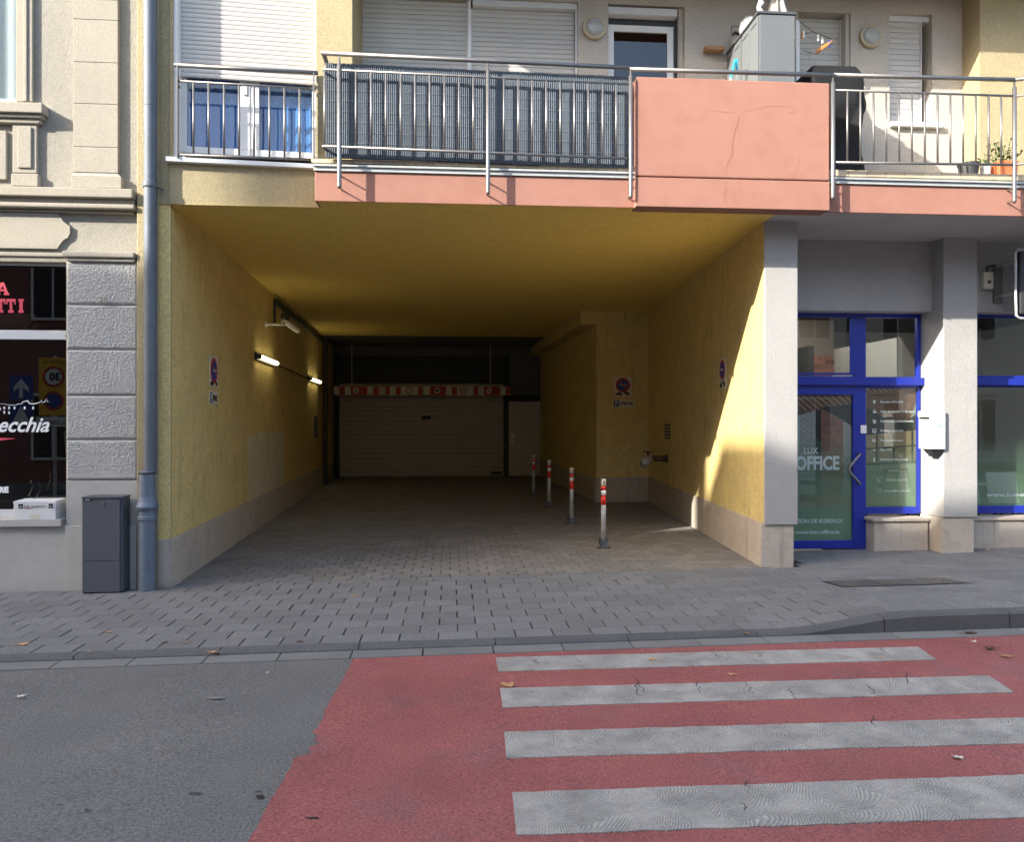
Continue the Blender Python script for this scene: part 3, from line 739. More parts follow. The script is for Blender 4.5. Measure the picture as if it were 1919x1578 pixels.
# solid pink parapet
kb_ = -.085
px0, px1 = FA.S(1192,kb_), FA.S(1555,kb_)
ztop = FA.Z(1373,148.5,kb_); zg = FA.Z(1373,335,kb_)
b = MB().box(FA, px0, px1, zg+.008, ztop, kb_, .12)
prp = b.build('parapet', M['pink'], AB, bevel=.012)
b = MB().box(FA, px0, px1, ZC-.008, zg-.004, kb_, .12).box(FA, px0+.01, px1-.01, zg-.004, zg+.008, kb_+.015, .1); b.build('parapet_base', M['pink'], AB, bevel=.006)
def crack(pts, wd, k=kb_-.0015, jit=2.5, sub=6):
    b = MB(); Q = []
    for (xa,ya),(xb_,yb_) in zip(pts, pts[1:]):
        for i in range(sub): t_ = i/sub; Q.append((xa+(xb_-xa)*t_+random.uniform(-jit,jit), ya+(yb_-ya)*t_+random.uniform(-jit,jit)*.5))
    V = []
    for x, y in Q: V.append(FA.pt(*FA.at(x, y, k), k))
    ribbon(b, V, wd, Vector((0,-1,0))); return b
crack([(1385,212),(1380,240),(1373,270),(1372,290),(1362,310),(1362,331)], .0035).build('crack', M['crack'], prp)
crack([(1362,340),(1361,356),(1356,370),(1357,385)], .0022).build('crack', M['crack'], prp)
for q in ([(1322,205),(1350,208),(1385,212)], [(1385,212),(1410,206),(1440,198),(1480,200),(1500,208)], [(1484,206),(1482,212),(1495,207)], [(1460,280),(1475,300),(1470,325)], [(1500,290),(1495,312),(1490,325)]):
    crack(q, .0014).build('crack', M['crack'], prp)
# balcony railings
kR = -.105
z = lambda x, y: FA.Z(x, y, kR)
S = lambda x: FA.S(x, kR)
RL = Pl(S(606), 7.64+kR-.05, S(1182)-S(606), .05)         # left run, turned a touch
zr = lambda x, y: RL.Z(x, y)
bal = [600+q/2.978 for q in (25,200,285,367,450,530,612,694,775,855,1026,1106,1183,1262,1341,1419,1497,1577,1652)]
lr, lz = railing(RL, 0, RL.S(606), RL.S(1183), (zr(606,99), zr(1183,126.5)), (zr(606,129.5), zr(1183,157.5)), (zr(606,273.5), zr(1183,297)), [RL.S(q) for q in bal], [])
for q, y0, y1 in ((636,107,352.6),(914.6,119,364),(1182,130,371)):
    a_ = RL.S(q); p0 = RL.pt(a_, zr(q,y1), 0); p1 = RL.pt(a_, zr(q,y0+12), 0); p2 = RL.pt(a_, zr(q,y0), 0)
    o = MB().tube([p0, p0+Vector((0,0,.02)), p1, p1+Vector((0,0,.001)), p2], [.017,.021,.021,.011,.009], 10).build('post', M['steel'], lr, smooth=True)
    MB().tube([p0+Vector((0,0,.03)), p0+Vector((0.0,.19,.03))], .008, 6).tube([p0+Vector((0,0,.16)), p0+Vector((0,.19,.16))], .008, 6).build('bracket', M['steel'], lr)
bal = [1588,1612.5,1637,1660.6,1685,1708.7,1733,1757,1781,1805,1828.5,1852.4,1876]
hz0, hz1 = z(1183,129.5), z(1919,149.5)
rr, rz = railing(FA, kR, S(1566), S(1900), (z(1566,140), z(1900,149)), (z(1566,168.5), z(1900,179.5)), (z(1566,304), z(1900,308.5)), [S(q) for q in bal], [])
for q, y0, y1 in ((1561,144,373),(1901,154,380)):
    a_ = S(q); p0 = FA.pt(a_, z(q,y1), kR); p1 = FA.pt(a_, z(q,y0+10), kR); p2 = FA.pt(a_, z(q,y0-4), kR)
    MB().tube([p0, p0+Vector((0,0,.02)), p1, p1+Vector((0,0,.001)), p2], [.017,.021,.021,.011,.009], 10).build('post', M['steel'], rr, smooth=True)
    MB().tube([p0+Vector((0,0,.03)), p0+Vector((0.0,.2,.03))], .008, 6).tube([p0+Vector((0,0,.16)), p0+Vector((0,.2,.16))], .008, 6).build('bracket', M['steel'], rr)
MB().tube([FA.pt(S(1180), z(1180,129), kR), FA.pt(S(1566), z(1566,140.5), kR)], .0215, 12).build('handrail', M['steel'], rr, smooth=True)
# the railing past the last post angles away to the front right
e0 = FA.pt(S(1901), z(1901,149), kR)
b = MB()
for yy, r_ in ((149,.0215),(180,.012),(308,.014)):
    p = FA.pt(S(1901), z(1901,yy), kR); b.tube([p, p+Vector((1.2,-.55,0))], r_, 8)
for i in range(1,9): p = FA.pt(S(1901), z(1901,308), kR)+Vector((.13*i,-.06*i,0)); b.tube([p, p+Vector((0,0,.72))], .0085, 6)
b.build('angled_rail', M['steel'], rr, smooth=True)
# end return of the left railing
for yy, r_ in ((99,.0215),(129.5,.012),(273.5,.014)):
    p = RL.pt(RL.S(606), zr(606,yy), 0); MB().tube([p, p+Vector((.0,.5,0))], r_, 8).build('return_rail', M['steel'], lr, smooth=True)

# yellow column and back wall of the balcony
cx1 = Pl(0,7.95).S(660)
MB().box(Pl(0,0), GL.pt(sR,0).x-.02, cx1, zft, 9, 7.95, 8.9).build('wall', M['pale'], AB)
def holes_wall(pl, x0, x1, z0, z1, holes, th, m, name='wall'):
    """wall with rectangular openings, butted strips"""
    b = MB(); xs = sorted(holes, key=lambda h: h[0]); cur = x0
    for hx0, hx1, hz0, hz1 in xs:
        if hx0 > cur: b.box(pl, cur, hx0, z0, z1, 0, th)
        if hz0 > z0: b.box(pl, hx0, hx1, z0, hz0, 0, th)
        if hz1 < z1: b.box(pl, hx0, hx1, hz1, z1, 0, th)
        cur = hx1
    b.box(pl, cur, x1, z0, z1, 0, th); return b.build(name, M[m], AB)
B = lambda x: BK.S(x); BZ = lambda x, y: BK.Z(x, y)
w1 = (B(672), B(1083), ZF+.0, 6.43); dr = (B(1140), B(1283)-.0, ZF, BZ(1200,8)); w2 = (B(1496), B(1594), ZF+.9, BZ(1540,22)); w3 = (B(1667), B(1747), BZ(1700,232), BZ(1705,24))
xcr = B(1803)
w1x = (w1[0], w1[1], w1[2], w1[3])
holes_wall(BK, cx1, xcr, zft, 6.7, [w1x, dr, w2, w3], .22, 'upper')
MB().wb(cx1, xcr+1, 7.64, 9.2, 6.7, 6.95).build('upper_balcony_slab', M['pink'], AB)
MB().wb(xp1, 14, 8.98, 9.4, 6.95, 14).wb(cx1-2.0, cx1, 8.25,9.0, 9, 14).wb(xcr+1, 14, 7.64, 9.2, 6.7, 6.95).build('wall', M['pale'], AB)
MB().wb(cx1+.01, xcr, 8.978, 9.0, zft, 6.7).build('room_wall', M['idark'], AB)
pit = 9.1/FPX*8.9
m1, m2 = B(874), B(886)
shutter(BK, B(676), m1-.0, ZF, 6.43, .10, pit, AB, wd=.02); shutter(BK, m2, B(1079), ZF, 6.35, .10, pit, AB, wd=.02)
MB().box(BK, m1+.02, m2-.02, ZF, 6.43, .05, .14).build('shutter_post', M['white'], AB)
MB().box(BK, B(1079)+.0, w1[1]-.002, ZF, 6.43, .03, .12).box(BK, m2, B(1079), 6.36, 6.425, .02, .12).build('window_surround', M['sill'], AB)
# balcony door
dz = dr[3]
MB().box(BK, dr[0]+.002, B(1270), BZ(1200,25), BZ(1200,12), .02, .14).build('shutter_box', M['sill'], AB)
bd = window_frame(BK, dr[0]+.015, B(1268), ZF, BZ(1200,37), .12, .075, AB, 'white', name='balcony_door', gl='glassd')
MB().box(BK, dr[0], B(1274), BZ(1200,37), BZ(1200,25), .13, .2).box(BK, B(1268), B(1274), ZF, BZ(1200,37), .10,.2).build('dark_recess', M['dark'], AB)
MB().box(BK, B(1274), dr[1]-.002, ZF, dr[3]-.002, .05, .2).build('reveal', M['upper'], AB)
sh = shutter(BK, w2[0]+.02, B(1583), w2[2], w2[3]-.01, .14, 10.2/FPX*9.2, AB, wd=.02)
sh = shutter(BK, w3[0]+.015, B(1733), w3[2]+.02, BZ(1705,35), .10, 10.2/FPX*9.3, AB, wd=.015)
MB().box(BK, w3[0], w3[1], BZ(1705,34), w3[3], .06, .2).build('shutter_box', M['sill'], AB)
MB().box(BK, B(1666)-.0, B(1761), BZ(1710,240), BZ(1710,231), -.06, .1).build('window_sill', M['sill'], AB, bevel=.003)
MB().box(BK, B(1583)+.02, w2[1]-.003, w2[2], w2[3], .02, .2).build('reveal', M['upper'], AB)
# right yellow column
yc = 8.45
MB().wb(xcr, xcr+3, yc, 9.1, zft, 6.7).build('wall', M['pale'], AB)

# pillar at the passage corner and the shop side
pb0, pb1 = Pl(0,RY).S(1432), Pl(0,RY).S(1495)
zpl = Pl(0,RY).Z(1460,984)
def plan(b, P4, z0, z1): return b.hexa([Vector((x,y,z0)) for x,y in P4]+[Vector((x,y,z1)) for x,y in P4])
plan(MB(), [(RX+.003,RY-.004),(pb1,RY-.004),(pb1,9.05),(RX+.09,9.05)], zpl, ZC-.001).build('pillar', M['grey'], AB, bevel=.008)
plan(MB(), [(RX-.024,RY+.022),(pb1-.035,RY+.022),(pb1-.035,9.04),(RX+.053,9.04)], -.05, zpl-.003).build('plinth_slab', M['plinth'], AB, bevel=.005)
x2, x3, y2 = 5.717, Pl(0,8.59).S(1832), 8.59
zp2 = Pl(0,y2).Z(1795,970)
MB().wb(x2, x3, y2, 9.1, zp2, ZC-.001).build('pillar', M['grey'], AB, bevel=.008)
MB().wb(x2-.0, x3-.03, y2+.02, 9.04, -.05, zp2-.003).build('plinth_slab', M['plinth'], AB, bevel=.005)
zl = SH.Z(1600,582)
MB().wb(pb1-.1, x2, 8.81, 9.1, zl, ZC).wb(x3, 14, 8.81, 9.1, zl, ZC).build('wall', M['grey'], AB)
MB().wb(x2-.085, x2+.001, 8.83, 9.07, SH.Z(1740,582)-.0, ZC-.01).build('wall_return', M['grey'], AB)
# window bench plinths
bz = Pl(0,8.82).Z(1690,972)
bx0 = Pl(0,8.82).S(1640)
for (xa, xb_) in ((bx0, x2-.03), (x3-.02, 9.0)):
    n = max(1, round((xb_-xa)/.42)); 
    for i in range(n):
        a0 = xa+(xb_-xa)*i/n; a1 = xa+(xb_-xa)*(i+1)/n
        MB().wb(a0+.001, a1-.001, 8.84, 9.08, -.05, bz-.035).build('plinth_slab', M['plinth'], AB, bevel=.002)
    MB().wb(xa-.03, xb_, 8.81, 9.1, bz-.033, bz).build('window_ledge', M['plinth'], AB, bevel=.004)
# shop front
G = SG
def GZ(y, x=1610): return G.Z(x, y)
mv0, mv1 = G.S(1601), G.S(1623)
sx0 = pb1-.06; sx1 = x2-.002
zt0, zt1 = GZ(595), GZ(581)
ztr0, ztr1 = GZ(722), GZ(708)
b = MB()
b.box(G, sx0, sx1, zt0, zl+.02, 0, .06); b.box(G, mv0, mv1, .02, zt0, 0, .06)
b.box(G, sx1-.045, sx1, GZ(962,1700), zt0, 0, .06)
b.box(G, sx0, mv0, GZ(705), ztr0, .0, .06); b.box(G, mv1, sx1-.045, GZ(706), ztr0, .0, .06)
b.box(G, mv1, sx1-.045, GZ(963,1675), GZ(950,1675), 0, .06); b.box(G, mv1, sx1-.045, GZ(728,1675), ztr0, .004, .06)
sf = b.build('shop_front', M['blue'], AB, bevel=.004)
MB().box(G, sx0, sx1+.03, ztr0-.002, ztr1, -.07, -.001).build('transom', M['blue'], AB, bevel=.004)
MB().box(G, sx0, G.S(1592), GZ(705), zt0, .003, .05).build('pane', M['glass'], sf) if False else None
# upper left sash
u0 = G.S(1592)
MB().box(G, u0, mv0, GZ(703), zt0, -.012, -.001).box(G, sx0, u0, GZ(703), GZ(699), -.012, -.001).build('sash', M['blue'], sf)
MB().box(G, sx0, mv0, GZ(705), zt0, .03, .036).build('pane', M['glass'], sf)
MB().box(G, mv1, sx1-.045, GZ(706), zt0, .03, .036).build('pane', M['glass'], sf)
sp = MB().box(G, mv1, sx1-.045, GZ(950,1675), GZ(728,1675), .016, .018).build('pane', M['glass'], sf)
MB().box(G, mv1, sx1-.045, GZ(950,1675), GZ(728,1675), .026, .0285).build('window_film', M['film'], sf)
# door
d0 = G.S(1480); d1 = mv0-.004; dgl = G.S(1598)
door = MB().box(G, d0, dgl, GZ(740,1550), ztr0-.003, -.01, .05).box(G, dgl, d1, g(5)+.01, ztr0-.003, -.01, .05).box(G, d0, dgl, g(5)+.01, GZ(1013,1550), -.01, .05).build('shop_door', M['blue'], AB, bevel=.004)
MB().box(G, d0, dgl, GZ(1013,1550), GZ(740,1550), .016, .018).build('pane', M['glass'], door)
MB().box(G, d0, dgl, GZ(1013,1550), GZ(740,1550), .026, .0285).build('window_film', M['film'], door)
hp = [G.pt(G.S(q,-.07), G.Z(q,yy,-.07), -.07) for q, yy in ((1612,851),(1606,858),(1592,876),(1591,881),(1593,886),(1606,900),(1612,907))]
MB().tube(hp, .014, 10).tube([hp[0], hp[0]+Vector((0,.07,0))], .012, 8).tube([hp[-1], hp[-1]+Vector((0,.07,0))], .012, 8).build('handle', M['steel'], door, smooth=True)
MB().pbox(G, 1613, 797, 1624, 812, -.013, -.0105).build('sticker', M['white'], door)
kk = .024
def gt_(body, px, py, pw, hpx, m='letter', par=None, **kw):
    a_, z_ = G.at(px, py, kk); a1, _ = G.at(px+pw, py, kk); sz = hpx/FPX*9.4/.72
    return text(body, sz, G, a_, z_, kk, M[m], par or sf, fit=a1-a_, **kw)
# printed office picture behind the glass: ceiling battens, brick walls, shelves
def pr(poly, m, par, k): return MB().add([G.pt(*G.at(x, y, k), k) for x, y in poly][::1], [tuple(range(len(poly)))]).build('print', M[m], par)
pr([(1490,740),(1599,740),(1599,1012),(1490,1012)], 'pfloor', door, .0298)
pr([(1490,740),(1599,740),(1599,756),(1528,769),(1490,780)], 'pwood', door, .0296)
q = MB()
for i in range(9):
    x0_ = 1478+i*13; 
    for (xa,ya),(xb3,yb3) in (((x0_,741),(x0_+34,741+30)),):
        t_ = 1.0
        while t_ > .1 and (ya+(yb3-ya)*t_) > 779-(xa+(xb3-xa)*t_-1490)*.21: t_ -= .05
        if xa+(xb3-xa)*t_ > 1598: t_ = max(.1,(1598-xa)/(xb3-xa))
        q.add([G.pt(*G.at(X, Y, .0294), .0294) for X, Y in ((xa,ya),(xa+2.6,ya),(xa+(xb3-xa)*t_+2.2,ya+(yb3-ya)*t_),(xa+(xb3-xa)*t_,ya+(yb3-ya)*t_))], [(0,1,2,3)])
q.build('print', M['pbatten'], door)
pr([(1490,782),(1528,770),(1528,930),(1490,962)], 'pbrickw', door, .0294)
pr([(1538,766),(1580,789),(1580,941),(1538,951)], 'pbrick', door, .0294)
pr([(1580,789),(1599,801),(1599,922),(1580,940)], 'pbrickw', door, .0294)
pr([(1535,764),(1599,757),(1599,800),(1580,788)], 'pdark', door, .0292)
pr([(1528,769),(1539,767),(1539,951),(1528,958)], 'pdark', door, .0290)
pr([(1498,900),(1532,902),(1532,910),(1498,908)], 'pdark', door, .0288); pr([(1498,925),(1530,929),(1530,944),(1498,940)], 'pdark', door, .0288)
pr([(1623,728),(1719,728),(1719,950),(1623,950)], 'pfloor', sf, .0298)
pr([(1623,728),(1719,728),(1719,748),(1700,800),(1623,816)], 'pwood', sf, .0296)
pr([(1623,762),(1652,780),(1700,788),(1719,775),(1719,806),(1623,816)], 'pdark', sf, .0294)
pr([(1623,818),(1719,806),(1719,868),(1623,872)], 'ptan', sf, .0294)
for q_ in ([(1623,840),(1719,833),(1719,836),(1623,843)], [(1623,868),(1719,864),(1719,868),(1623,872)], [(1641,815),(1645,814),(1645,872),(1641,872)], [(1673,812),(1677,811),(1677,870),(1673,870)], [(1708,807),(1712,807),(1712,868),(1708,868)], [(1655,880),(1703,878),(1703,881),(1655,883)], [(1658,882),(1660,882),(1654,915),(1652,915)], [(1699,880),(1701,880),(1707,915),(1705,915)]): pr(q_, 'pdark', sf, .0291)
q = MB()
for i in range(6): q.add([G.pt(*G.at(X, Y, .0293), .0293) for X, Y in ((1624+i*10,728.5),(1626.5+i*10,728.5),(1634+i*10,736-i*.6),(1632+i*10,736-i*.6))], [(0,1,2,3)])
q.build('print', M['pbatten'], sf)
gt_('LUX', 1507, 850.5, 26, 12, par=door, bold=.0015)
gt_('OFFICE', 1491, 880, 82, 25, par=door, bold=.008)
gt_('LOCATION DE BUREAUX', 1465, 981, 115, 7.5, par=door, bold=.002)
gt_('www.lux-office.lu', 1490, 1001, 83, 7, par=door, bold=.002)
rows = [('Frontière FRA-LUX',755,43),('Salles de réunion et de repos',773,65),('Imprimante professionnelle',791,62),('Parking souterrain',809,43),('Fournitures bureaux',827,43),('Fibre WIFI',845,22),('Matériel professionnel',863,51)]
for i, (s_, y_, w_) in enumerate(rows):
    gt_(s_, 1650, y_, w_, 4.2, bold=.0012)
    a_, z_ = G.at(1638.5, y_-1.5, kk); q = MB(); u = .024
    if i == 0: q.disc(G, a_, z_+.007, .018, kk-.001, kk, 14).prism(G, [(a_-.014,z_),(a_,z_-.03),(a_+.014,z_)], kk-.0008, kk+.0002)
    elif i == 1: q.prism(G, [(a_-.02,z_+.01),(a_+.02,z_+.01),(a_+.02,z_+.004),(a_+.03,z_+.003),(a_+.03,z_-.012),(a_+.016,z_-.02),(a_-.016,z_-.02)], kk-.001, kk).box(G,a_-.01,a_-.004,z_+.016,z_+.03,kk-.001,kk).box(G,a_+.004,a_+.01,z_+.016,z_+.03,kk-.001,kk)
    elif i == 2: q.box(G,a_-.022,a_+.022,z_-.002,z_+.018,kk-.001,kk).box(G,a_-.014,a_+.02,z_-.028,z_-.005,kk-.001,kk)
    elif i == 3:
        q.box(G,a_-.024,a_-.012,z_-.024,z_+.024,kk-.001,kk).box(G,a_-.012,a_+.024,z_+.014,z_+.024,kk-.001,kk).box(G,a_+.012,a_+.024,z_-.024,z_+.014,kk-.001,kk).box(G,a_-.012,a_+.012,z_-.024,z_-.008,kk-.001,kk)
    elif i == 4: q.box(G,a_-.026,a_+.022,z_-.018,z_-.008,kk-.001,kk).box(G,a_-.026,a_-.006,z_-.006,z_+.016,kk-.001,kk).box(G,a_-.002,a_+.016,z_-.006,z_+.016,kk-.001,kk)
    elif i == 5:
        for r_ in (.012,.022,.032):
            o_ = [(a_+r_*math.cos(R(t)), z_-.02+r_*math.sin(R(t))) for t in range(45,136,15)]; i_ = [(a_+(r_-.005)*math.cos(R(t)), z_-.02+(r_-.005)*math.sin(R(t))) for t in range(135,44,-15)]
            q.prism(G, o_+i_, kk-.001, kk)
    else: q.box(G,a_-.009,a_+.009,z_-.006,z_+.026,kk-.001,kk).box(G,a_-.018,a_+.018,z_-.014,z_-.008,kk-.001,kk).box(G,a_-.014,a_+.014,z_-.03,z_-.024,kk-.001,kk).box(G,a_-.003,a_+.003,z_-.024,z_-.014,kk-.001,kk)
    q.build('pictogram', M['letter'], sf)
MB().pbox(G, 1665, 881.3, 1684, 882.5, kk-.001, kk).build('rule', M['letter'], sf)
gt_('+352 621 356 357', 1659, 902, 41, 4.5, bold=.001); gt_('contact@lux-office.lu', 1656, 922, 48, 4, bold=.001)
a_, z_ = G.at(1648, 920, kk)
MB().box(G,a_-.028,a_+.028,z_-.02,z_-.016,kk-.001,kk).box(G,a_-.028,a_+.028,z_+.016,z_+.02,kk-.001,kk).box(G,a_-.028,a_-.024,z_-.016,z_+.016,kk-.001,kk).box(G,a_+.024,a_+.028,z_-.016,z_+.016,kk-.001,kk).prism(G,[(a_-.024,z_+.014),(a_,z_-.004),(a_+.024,z_+.014),(a_,z_-.0)],kk-.0009,kk).build('pictogram', M['letter'], sf)
a_, z_ = G.at(1647, 900, kk)
MB().prism(G,[(a_-.02,z_+.02),(a_-.008,z_+.02),(a_-.006,z_+.004),(a_+.008,z_-.012),(a_+.02,z_-.012),(a_+.02,z_-.024),(a_+.002,z_-.022),(a_-.018,z_-.002)],kk-.001,kk).build('pictogram', M['letter'], sf)
# right hand shop window
wx = x3+.002
b = MB(); b.box(G, wx, 9, zt0, zl+.02, 0, .06).box(G, wx, 9, GZ(963,1700), GZ(950,1700), 0, .06).box(G, wx, 9, GZ(706), GZ(724), 0, .06) 
b = MB(); b.box(G, wx, 9, GZ(596,1880), zl+.02, 0, .06).box(G, wx, 9, G.Z(1880,962), G.Z(1880,948), 0, .06).box(G, wx, 9, G.Z(1880,726), G.Z(1880,704), 0, .06).box(G, 8.9, 9, G.Z(1880,948), GZ(596,1880), 0, .06)
sf2 = b.build('shop_window', M['blue'], AB, bevel=.004)
MB().box(G, wx, 9, G.Z(1880,722), G.Z(1880,710), -.07, -.001).build('transom', M['blue'], AB)
MB().box(G, wx, 8.9, G.Z(1880,948), G.Z(1880,726), .016, .018).build('pane', M['glass'], sf2)
MB().box(G, wx, 8.9, G.Z(1880,704), G.Z(1880,596), .03, .036).build('pane', M['glass'], sf2)
MB().box(G, wx, 8.9, G.Z(1880,948), G.Z(1880,726), .026, .0285).build('window_film', M['film'], sf2)
gt_('www.lux-office.lu', 1848, 931, 112, 8, par=sf2, bold=.002)
# office interior
RM = MB().wb(pb1+.2, 9.2, 9.1, 13.2, -.02, .06)
ofl = RM.build('office_floor', M['floor'], AB)
for q_ in ((pb1+.15, pb1+.2, 9.1, 13.2, 0, 3.2),(9.2,9.3,9.1,13.2,0,3.2),(x3-.2, x3-.12, 9.9, 13.2, .06, 2.75),(pb1+.2,9.2,13.15,13.25,0,3.2)): MB().wb(*q_).build('office_wall', M['iwall'], AB)
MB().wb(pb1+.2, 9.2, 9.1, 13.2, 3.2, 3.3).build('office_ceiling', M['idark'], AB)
bw = MB().wb(pb1+.2, x3-.2, 11.6, 11.7, .06, 3.2).build('brick_wall', M['mortar'], AB)
bk = MB(); Z_ = .07; r_ = 0
while Z_ < 2.6:
    x = 4.62-(.11 if r_ % 2 else 0)
    while x < x3-.3:
        bk.wb(x, x+.205, 11.585, 11.6, Z_, Z_+.06); x += .215
    Z_ += .07; r_ += 1
bk.build('wall_bricks', M['brick'], bw, kind='stuff')
MB().wb(5.05, 5.13, 10.6, 11.58, .06, 2.7).wb(4.6,5.1,11.2,11.5,.06,2.7).build('partition', M['idark'], AB)
b = MB()
for xs_, ys_ in ((4.25,9.9),(4.8,10.3),(5.3,9.8),(5.25,10.9)): b.tube([(xs_,ys_,3.19),(xs_,ys_,3.2)], .045, 12)
b.build('downlight', M['spot'], AB)
# desks and chairs in the office are things of their own
def desk(x, y, lab):
    t = thing('desk', (x, y, .06), lab, 'desk', 'desks inside the office')
    MB().wb(x-.6, x+.6, y-.3, y+.3, .76, .79).build('tabletop', M['cream'], t)
    for sx in (-1,1):
        for sy in (-1,1): MB().tube([(x+sx*.5,y+sy*.22,.06),(x+sx*.56,y+sy*.27,.76)], .018, 6).build('leg', M['dark'], t)
desk(5.1, 10.35, 'pale desk behind the side window of the glass shop door'); desk(7.0, 10.3, 'pale desk behind the right hand shop window with green film')
def pchair(x, y, lab):
    t = thing('office_chair', (x, y, .06), lab, 'chair', 'chairs inside the office')
    MB().wb(x-.22,x+.22,y-.22,y+.22,.46,.5).build('seat', M['white'], t, bevel=.015)
    MB().grid(lambda u, v: (x-.22+.44*u, y+.22+.06*v-.05*math.sin(u*math.pi), .52+.42*v), 8, 4).build('backrest', M['white'], t, smooth=True)
    for sx in (-1,1):
        for sy in (-1,1): MB().tube([(x+sx*.24,y+sy*.24,.06),(x+sx*.14,y+sy*.14,.46)], .012, 6).build('leg', M['dark'], t)
pchair(6.9, 9.7, 'white shell chair in the right hand shop window'); pchair(7.5, 9.75, 'second white shell chair in the right hand shop window, farther right')
t = thing('pendant_lamp', (6.78, 10.2, 2.0), 'grey cone pendant lamp hanging in the right shop window', 'lamp')
MB().tube([(6.78,10.2,2.0),(6.78,10.2,2.02),(6.78,10.2,2.2)], [.17,.16,.03], 18).build('lamp_shade', M['cabL'], t); MB().tube([(6.78,10.2,2.2),(6.78,10.2,3.2)], .004, 5).build('cord', M['dark'], t)
# bulkhead lamps on the balcony wall
def bulk(px, py, r, lab):
    a_, z_ = BK.at(px, py, -.05); rr_ = r/FPX*9.1
    t = thing('wall_lamp', BK.pt(a_, z_, 0), lab, 'lamp', 'round lamps on the balcony wall')
    MB().disc(BK, a_, z_, rr_, -.05, 0, 32).build('lamp_ring', M['ring'], t, bevel=.012)
    b = MB(); ri = rr_*.8
    b.grid(lambda u, v: BK.pt(a_+ri*v*math.cos(u*2*math.pi), z_+ri*v*math.sin(u*2*math.pi), -.052-.035*math.sqrt(max(0,1-v*v))), 28, 6)
    b.build('lens', M['lens'], t, smooth=True)
    MB().disc(BK, a_, z_-rr_*.9, .006, -.055, -.05, 8).build('screw', M['dark'], t)
bulk(1114.5, 49, 21.5, 'round bulkhead lamp left of the balcony door, lens bluish'); bulk(1633.5, 66, 21, 'round bulkhead lamp between the two narrow shutters on the right')

# ------------------------------------------------------------------ stone townhouse on the left
TH_ = thing('townhouse', (-6.3, 7.95, g(-6.3)), 'beige stuccoed townhouse with pilasters and a restaurant window on the left', 'building')
T = TW; XE = T.S(257)
xb_ = -14
zw0, zw1 = T.Z(60,980), T.Z(60,490); so = T.S(124)
ztop_w = T.S(28); zwin0 = T.Z(20,186)
wl = T.S(33)
b = MB()
b.box(T, so, XE, zw0, zw1, 0, .4); b.box(T, xb_, XE, -.2, zw0, 0, .4)
b.box(T, xb_, XE, zw1, zwin0-.02, 0, .4); b.box(T, wl, XE, zwin0-.02, 13, 0, .4)
b.box(T, xb_, -7.8, zw0, 13, 0, .4); b.box(T, -7.8, wl, 6.6, 13, 0, .4)
b.build('wall', M['stone'], TH_)
MB().box(T, XE-.012, XE+.012, .5, 13, .02, .2).build('joint_strip', M['stoneS'], TH_)
# upper window with surround
uw = window_frame(T, -5.9, wl, zwin0, 6.8, .10, .045, TH_, 'white', mull=())
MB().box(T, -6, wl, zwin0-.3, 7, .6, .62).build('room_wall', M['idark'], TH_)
MB().grid(lambda u, v: T.pt(-5.8+u*(wl+5.8), zwin0+v*2.3, .2+.015*math.sin(u*60)), 120, 2).build('curtain', M['curtw'], TH_, smooth=True)
b = MB(); x0 = T.S(33); x1 = T.S(65); zz0 = T.Z(50,193)
w_ = (x1-x0)
b.box(T, x0, x0+w_*.5, zz0, 9, -.035, 0).box(T, x0+w_*.5, x0+w_*.72, zz0, 9, -.055, 0).box(T, x0+w_*.72, x1, zz0, 9, -.04, 0)
b.build('window_surround', M['stoneS'], TH_, bevel=.008)
def prof(b, pl, x0, x1, rows, end=True):
    for z0, z1, k in rows: b.box(pl, x0, x1+(-k*.4 if end else 0), z0, z1, k, 0)
ty = lambda y, x=50, k=-.1: T.Z(x, y, k)
b = MB(); xs1 = T.S(80,-.12); 
b.box(T, xb_, xs1, ty(212), ty(193), -.13, 0); b.build('window_ledge', M['stoneS'], TH_, bevel=.008)
b = MB(); b.box(T, xb_, T.S(77,-.1), ty(219), ty(212)-.002, -.10, 0).box(T, xb_, T.S(74,-.08), ty(228), ty(219)-.002, -.07, 0).build('ledge_moulding', M['stoneS'], TH_, bevel=.012)
def raised(x0, y0, x1, y1, k, name='raised_panel', m='stoneS', bev=.008, kb=0):
    a0, a1 = T.S(x0,k), T.S(x1,k); return MB().box(T, a0, a1, T.Z((x0+x1)/2,y1,k), T.Z((x0+x1)/2,y0,k), k, kb).build(name, M[m], TH_, bevel=bev)
raised(23, 229, 69, 324, -.045, 'bracket'); raised(32, 236, 58.5, 314, -.062, kb=-.046)
raised(20, 324.5, 72, 349, -.065, 'bracket_base', bev=.012); raised(-60, 243, 12, 335, -.035)
raised(-60, 160, -60+2, 162, -.01) if False else None
# pilaster of stacked blocks
ys = [-60, -2, 36, 116, 194, 275, 323]
for y0, y1 in zip(ys[1:], ys[2:]): raised(137, y0+.3, 221, y1-.3, -.055, 'pilaster_block', bev=.004)
raised(137, -400, 221, -2.5, -.055, 'pilaster_block')
b = MB(); a0, a1 = T.S(137,-.055), T.S(221,-.055); c0, c1 = T.S(134,-.075), T.S(228,-.075)
z0, z1, z2 = ty(353,180,-.07), ty(331,180,-.07), ty(323.5,180,-.06)
b.box(T, c0, c1, z0, z1, -.08, 0)
Pz = [T.pt(c0,z1,-.08),T.pt(c1,z1,-.08),T.pt(c1,z1,0),T.pt(c0,z1,0),T.pt(a0,z2,-.055),T.pt(a1,z2,-.055),T.pt(a1,z2,0),T.pt(a0,z2,0)]
b.hexa(Pz); b.build('pilaster_base', M['stoneS'], TH_, bevel=.006)
